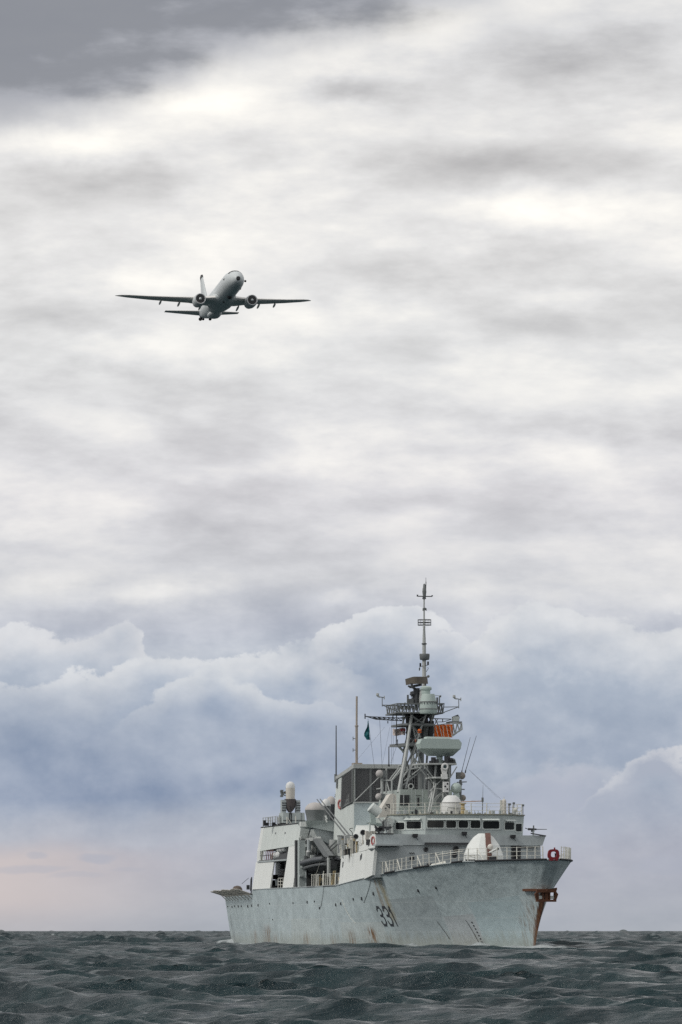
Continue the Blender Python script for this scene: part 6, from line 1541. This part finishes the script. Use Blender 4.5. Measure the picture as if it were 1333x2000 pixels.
# belly fairing
g = MB(); g.loft([[Vector((w_ * math.cos(2 * math.pi * k / 20), -d, -1.0 + h_ * math.sin(2 * math.pi * k / 20))) for k in range(20)] for d, w_, h_ in [(11, .6, .4), (12.5, 1.9, 1.0), (14.5, 2.3, 1.25), (19, 2.35, 1.3), (22, 1.9, 1.1), (24, .7, .5)]]); g.build('belly_fairing', pl_m, fus, smooth=True)
g = MB(); g.loft([[Vector((w_ * math.cos(2 * math.pi * k / 14), -d, -1.75 + h_ * math.sin(2 * math.pi * k / 14))) for k in range(14)] for d, w_, h_ in [(22.5, .5, .2), (23.4, 1.25, .65), (25.5, 1.25, .65), (27, .5, .25)]]); g.build('weapon_bay_fairing', pl_m, fus, smooth=True)
def airfoil(x, le, ch, z, th, sg=1, vert=False):
    pts = [(0, 0), (.06, .45), (.25, .62), (.55, .42), (1, .03), (.55, -.30), (.25, -.42), (.06, -.35)]
    out = []
    for c_, t_ in pts:
        if vert: out.append(Vector((t_ * th * ch, -(le + c_ * ch), z)))
        else: out.append(Vector((sg * x, -(le + c_ * ch), z + t_ * th * ch)))
    return out
for sg in (1, -1):
    g = MB(); secs = [(1.2, 12.2, 7.6, -1.35, .13), (3.2, 13.6, 6.4, -1.15, .13), (5.8, 15.2, 4.6, -.80, .12), (9, 17.2, 3.9, -.32, .11), (13, 19.7, 3.0, .32, .10), (16.6, 22.0, 2.2, .98, .10), (17.9, 23.3, 1.45, 1.28, .09), (18.8, 25.0, .35, 1.55, .08)]
    rr_ = [airfoil(x, le, ch, z, th, sg) for x, le, ch, z, th in secs]
    g.loft(rr_ if sg > 0 else rr_); wing_o = g.build('wing', pl_w, plane, smooth=True)
    for x, le, ln_ in [(3.6, 18.6, 3.0), (7.6, 18.8, 2.6), (10.9, 20.2, 2.3)]:
        g = MB(); zz = it(x, [1.2, 5.8, 13, 18.8], [-1.35, -.8, .32, 1.55]) - .35
        g.lathe((sg * x, -le - ln_ / 2, zz - .12), [(.2 * math.sin(math.pi * k / 8) + .01, -ln_ / 2 * math.cos(math.pi * k / 8)) for k in range(9)], 8, ax=(0, 1, .12)); g.build('flap_fairing', pl_w, wing_o, smooth=True)
    g = MB(); ex, ez, ed = sg * 4.9, -1.72, 12.2
    g.lathe((ex, -ed, ez), [(.86, 0), (1.0, -.02), (1.07, -.25), (1.15, -1.2), (1.10, -2.4), (.85, -3.7), (.55, -4.6), (.3, -5.2)], 24, ax=(0, 1, 0)); en = g.build('engine', pl_m, plane, smooth=True)
    g = MB(); g.lathe((ex, -ed - .02, ez), [(.85, .015), (.80, .03)], 24, ax=(0, 1, 0)); g.build('engine_fan', pl_d, en)
    g = MB(); g.lathe((ex, -ed, ez), [(.86, .05), (.99, .06), (1.0, -.1), (.86, -.1)], 24, ax=(0, 1, 0)); 
    g2 = MB(); g2.torus((ex, -ed, ez), (0, 1, 0), .94, .09, 24, 8); g2.build('inlet_lip', paint('inlet_lip', (.55, .56, .57), rough=.3), en, smooth=True)
    g = MB(); g.lathe((ex, -ed + .02, ez), [(.26, 0), (.14, .18), (.02, .26)], 10, ax=(0, 1, 0)); g.build('spinner', pl_m, en)
    g = MB(); g.prism([Vector((ex - .12, -ed - .8, ez + .95)), Vector((ex - .12, -ed - 4.8, ez + .4)), Vector((ex - .12, -ed - 5.4, ez + 1.0)), Vector((ex - .12, -ed - 2.6, ez + 1.3))], (.24, 0, 0)); g.build('engine_pylon', pl_m, en)
    g = MB(); rr_ = [airfoil(x, le, ch, z, th, sg) for x, le, ch, z, th in [(.6, 33.2, 4.0, .95, .10), (7.15, 37.0, 1.5, 1.75, .09)]]; g.loft(rr_); g.build('tailplane', pl_w, plane, smooth=True)
g = MB(); g.loft([airfoil(0, 29.5, 6.6, 2.0, .075, 1, True), airfoil(0, 31.6, 5.6, 3.0, .09, 1, True), airfoil(0, 36.0, 2.6, 8.35, .10, 1, True), airfoil(0, 36.4, 2.3, 8.7, .08, 1, True)]); fin = g.build('tail_fin', pl_m, plane, smooth=True)
g = MB(); g.loft([airfoil(0, 35.9, 2.7, 8.2, .16, 1, True), airfoil(0, 36.2, 2.5, 8.8, .14, 1, True)]); g.build('fin_cap', pl_d, fin, smooth=True)
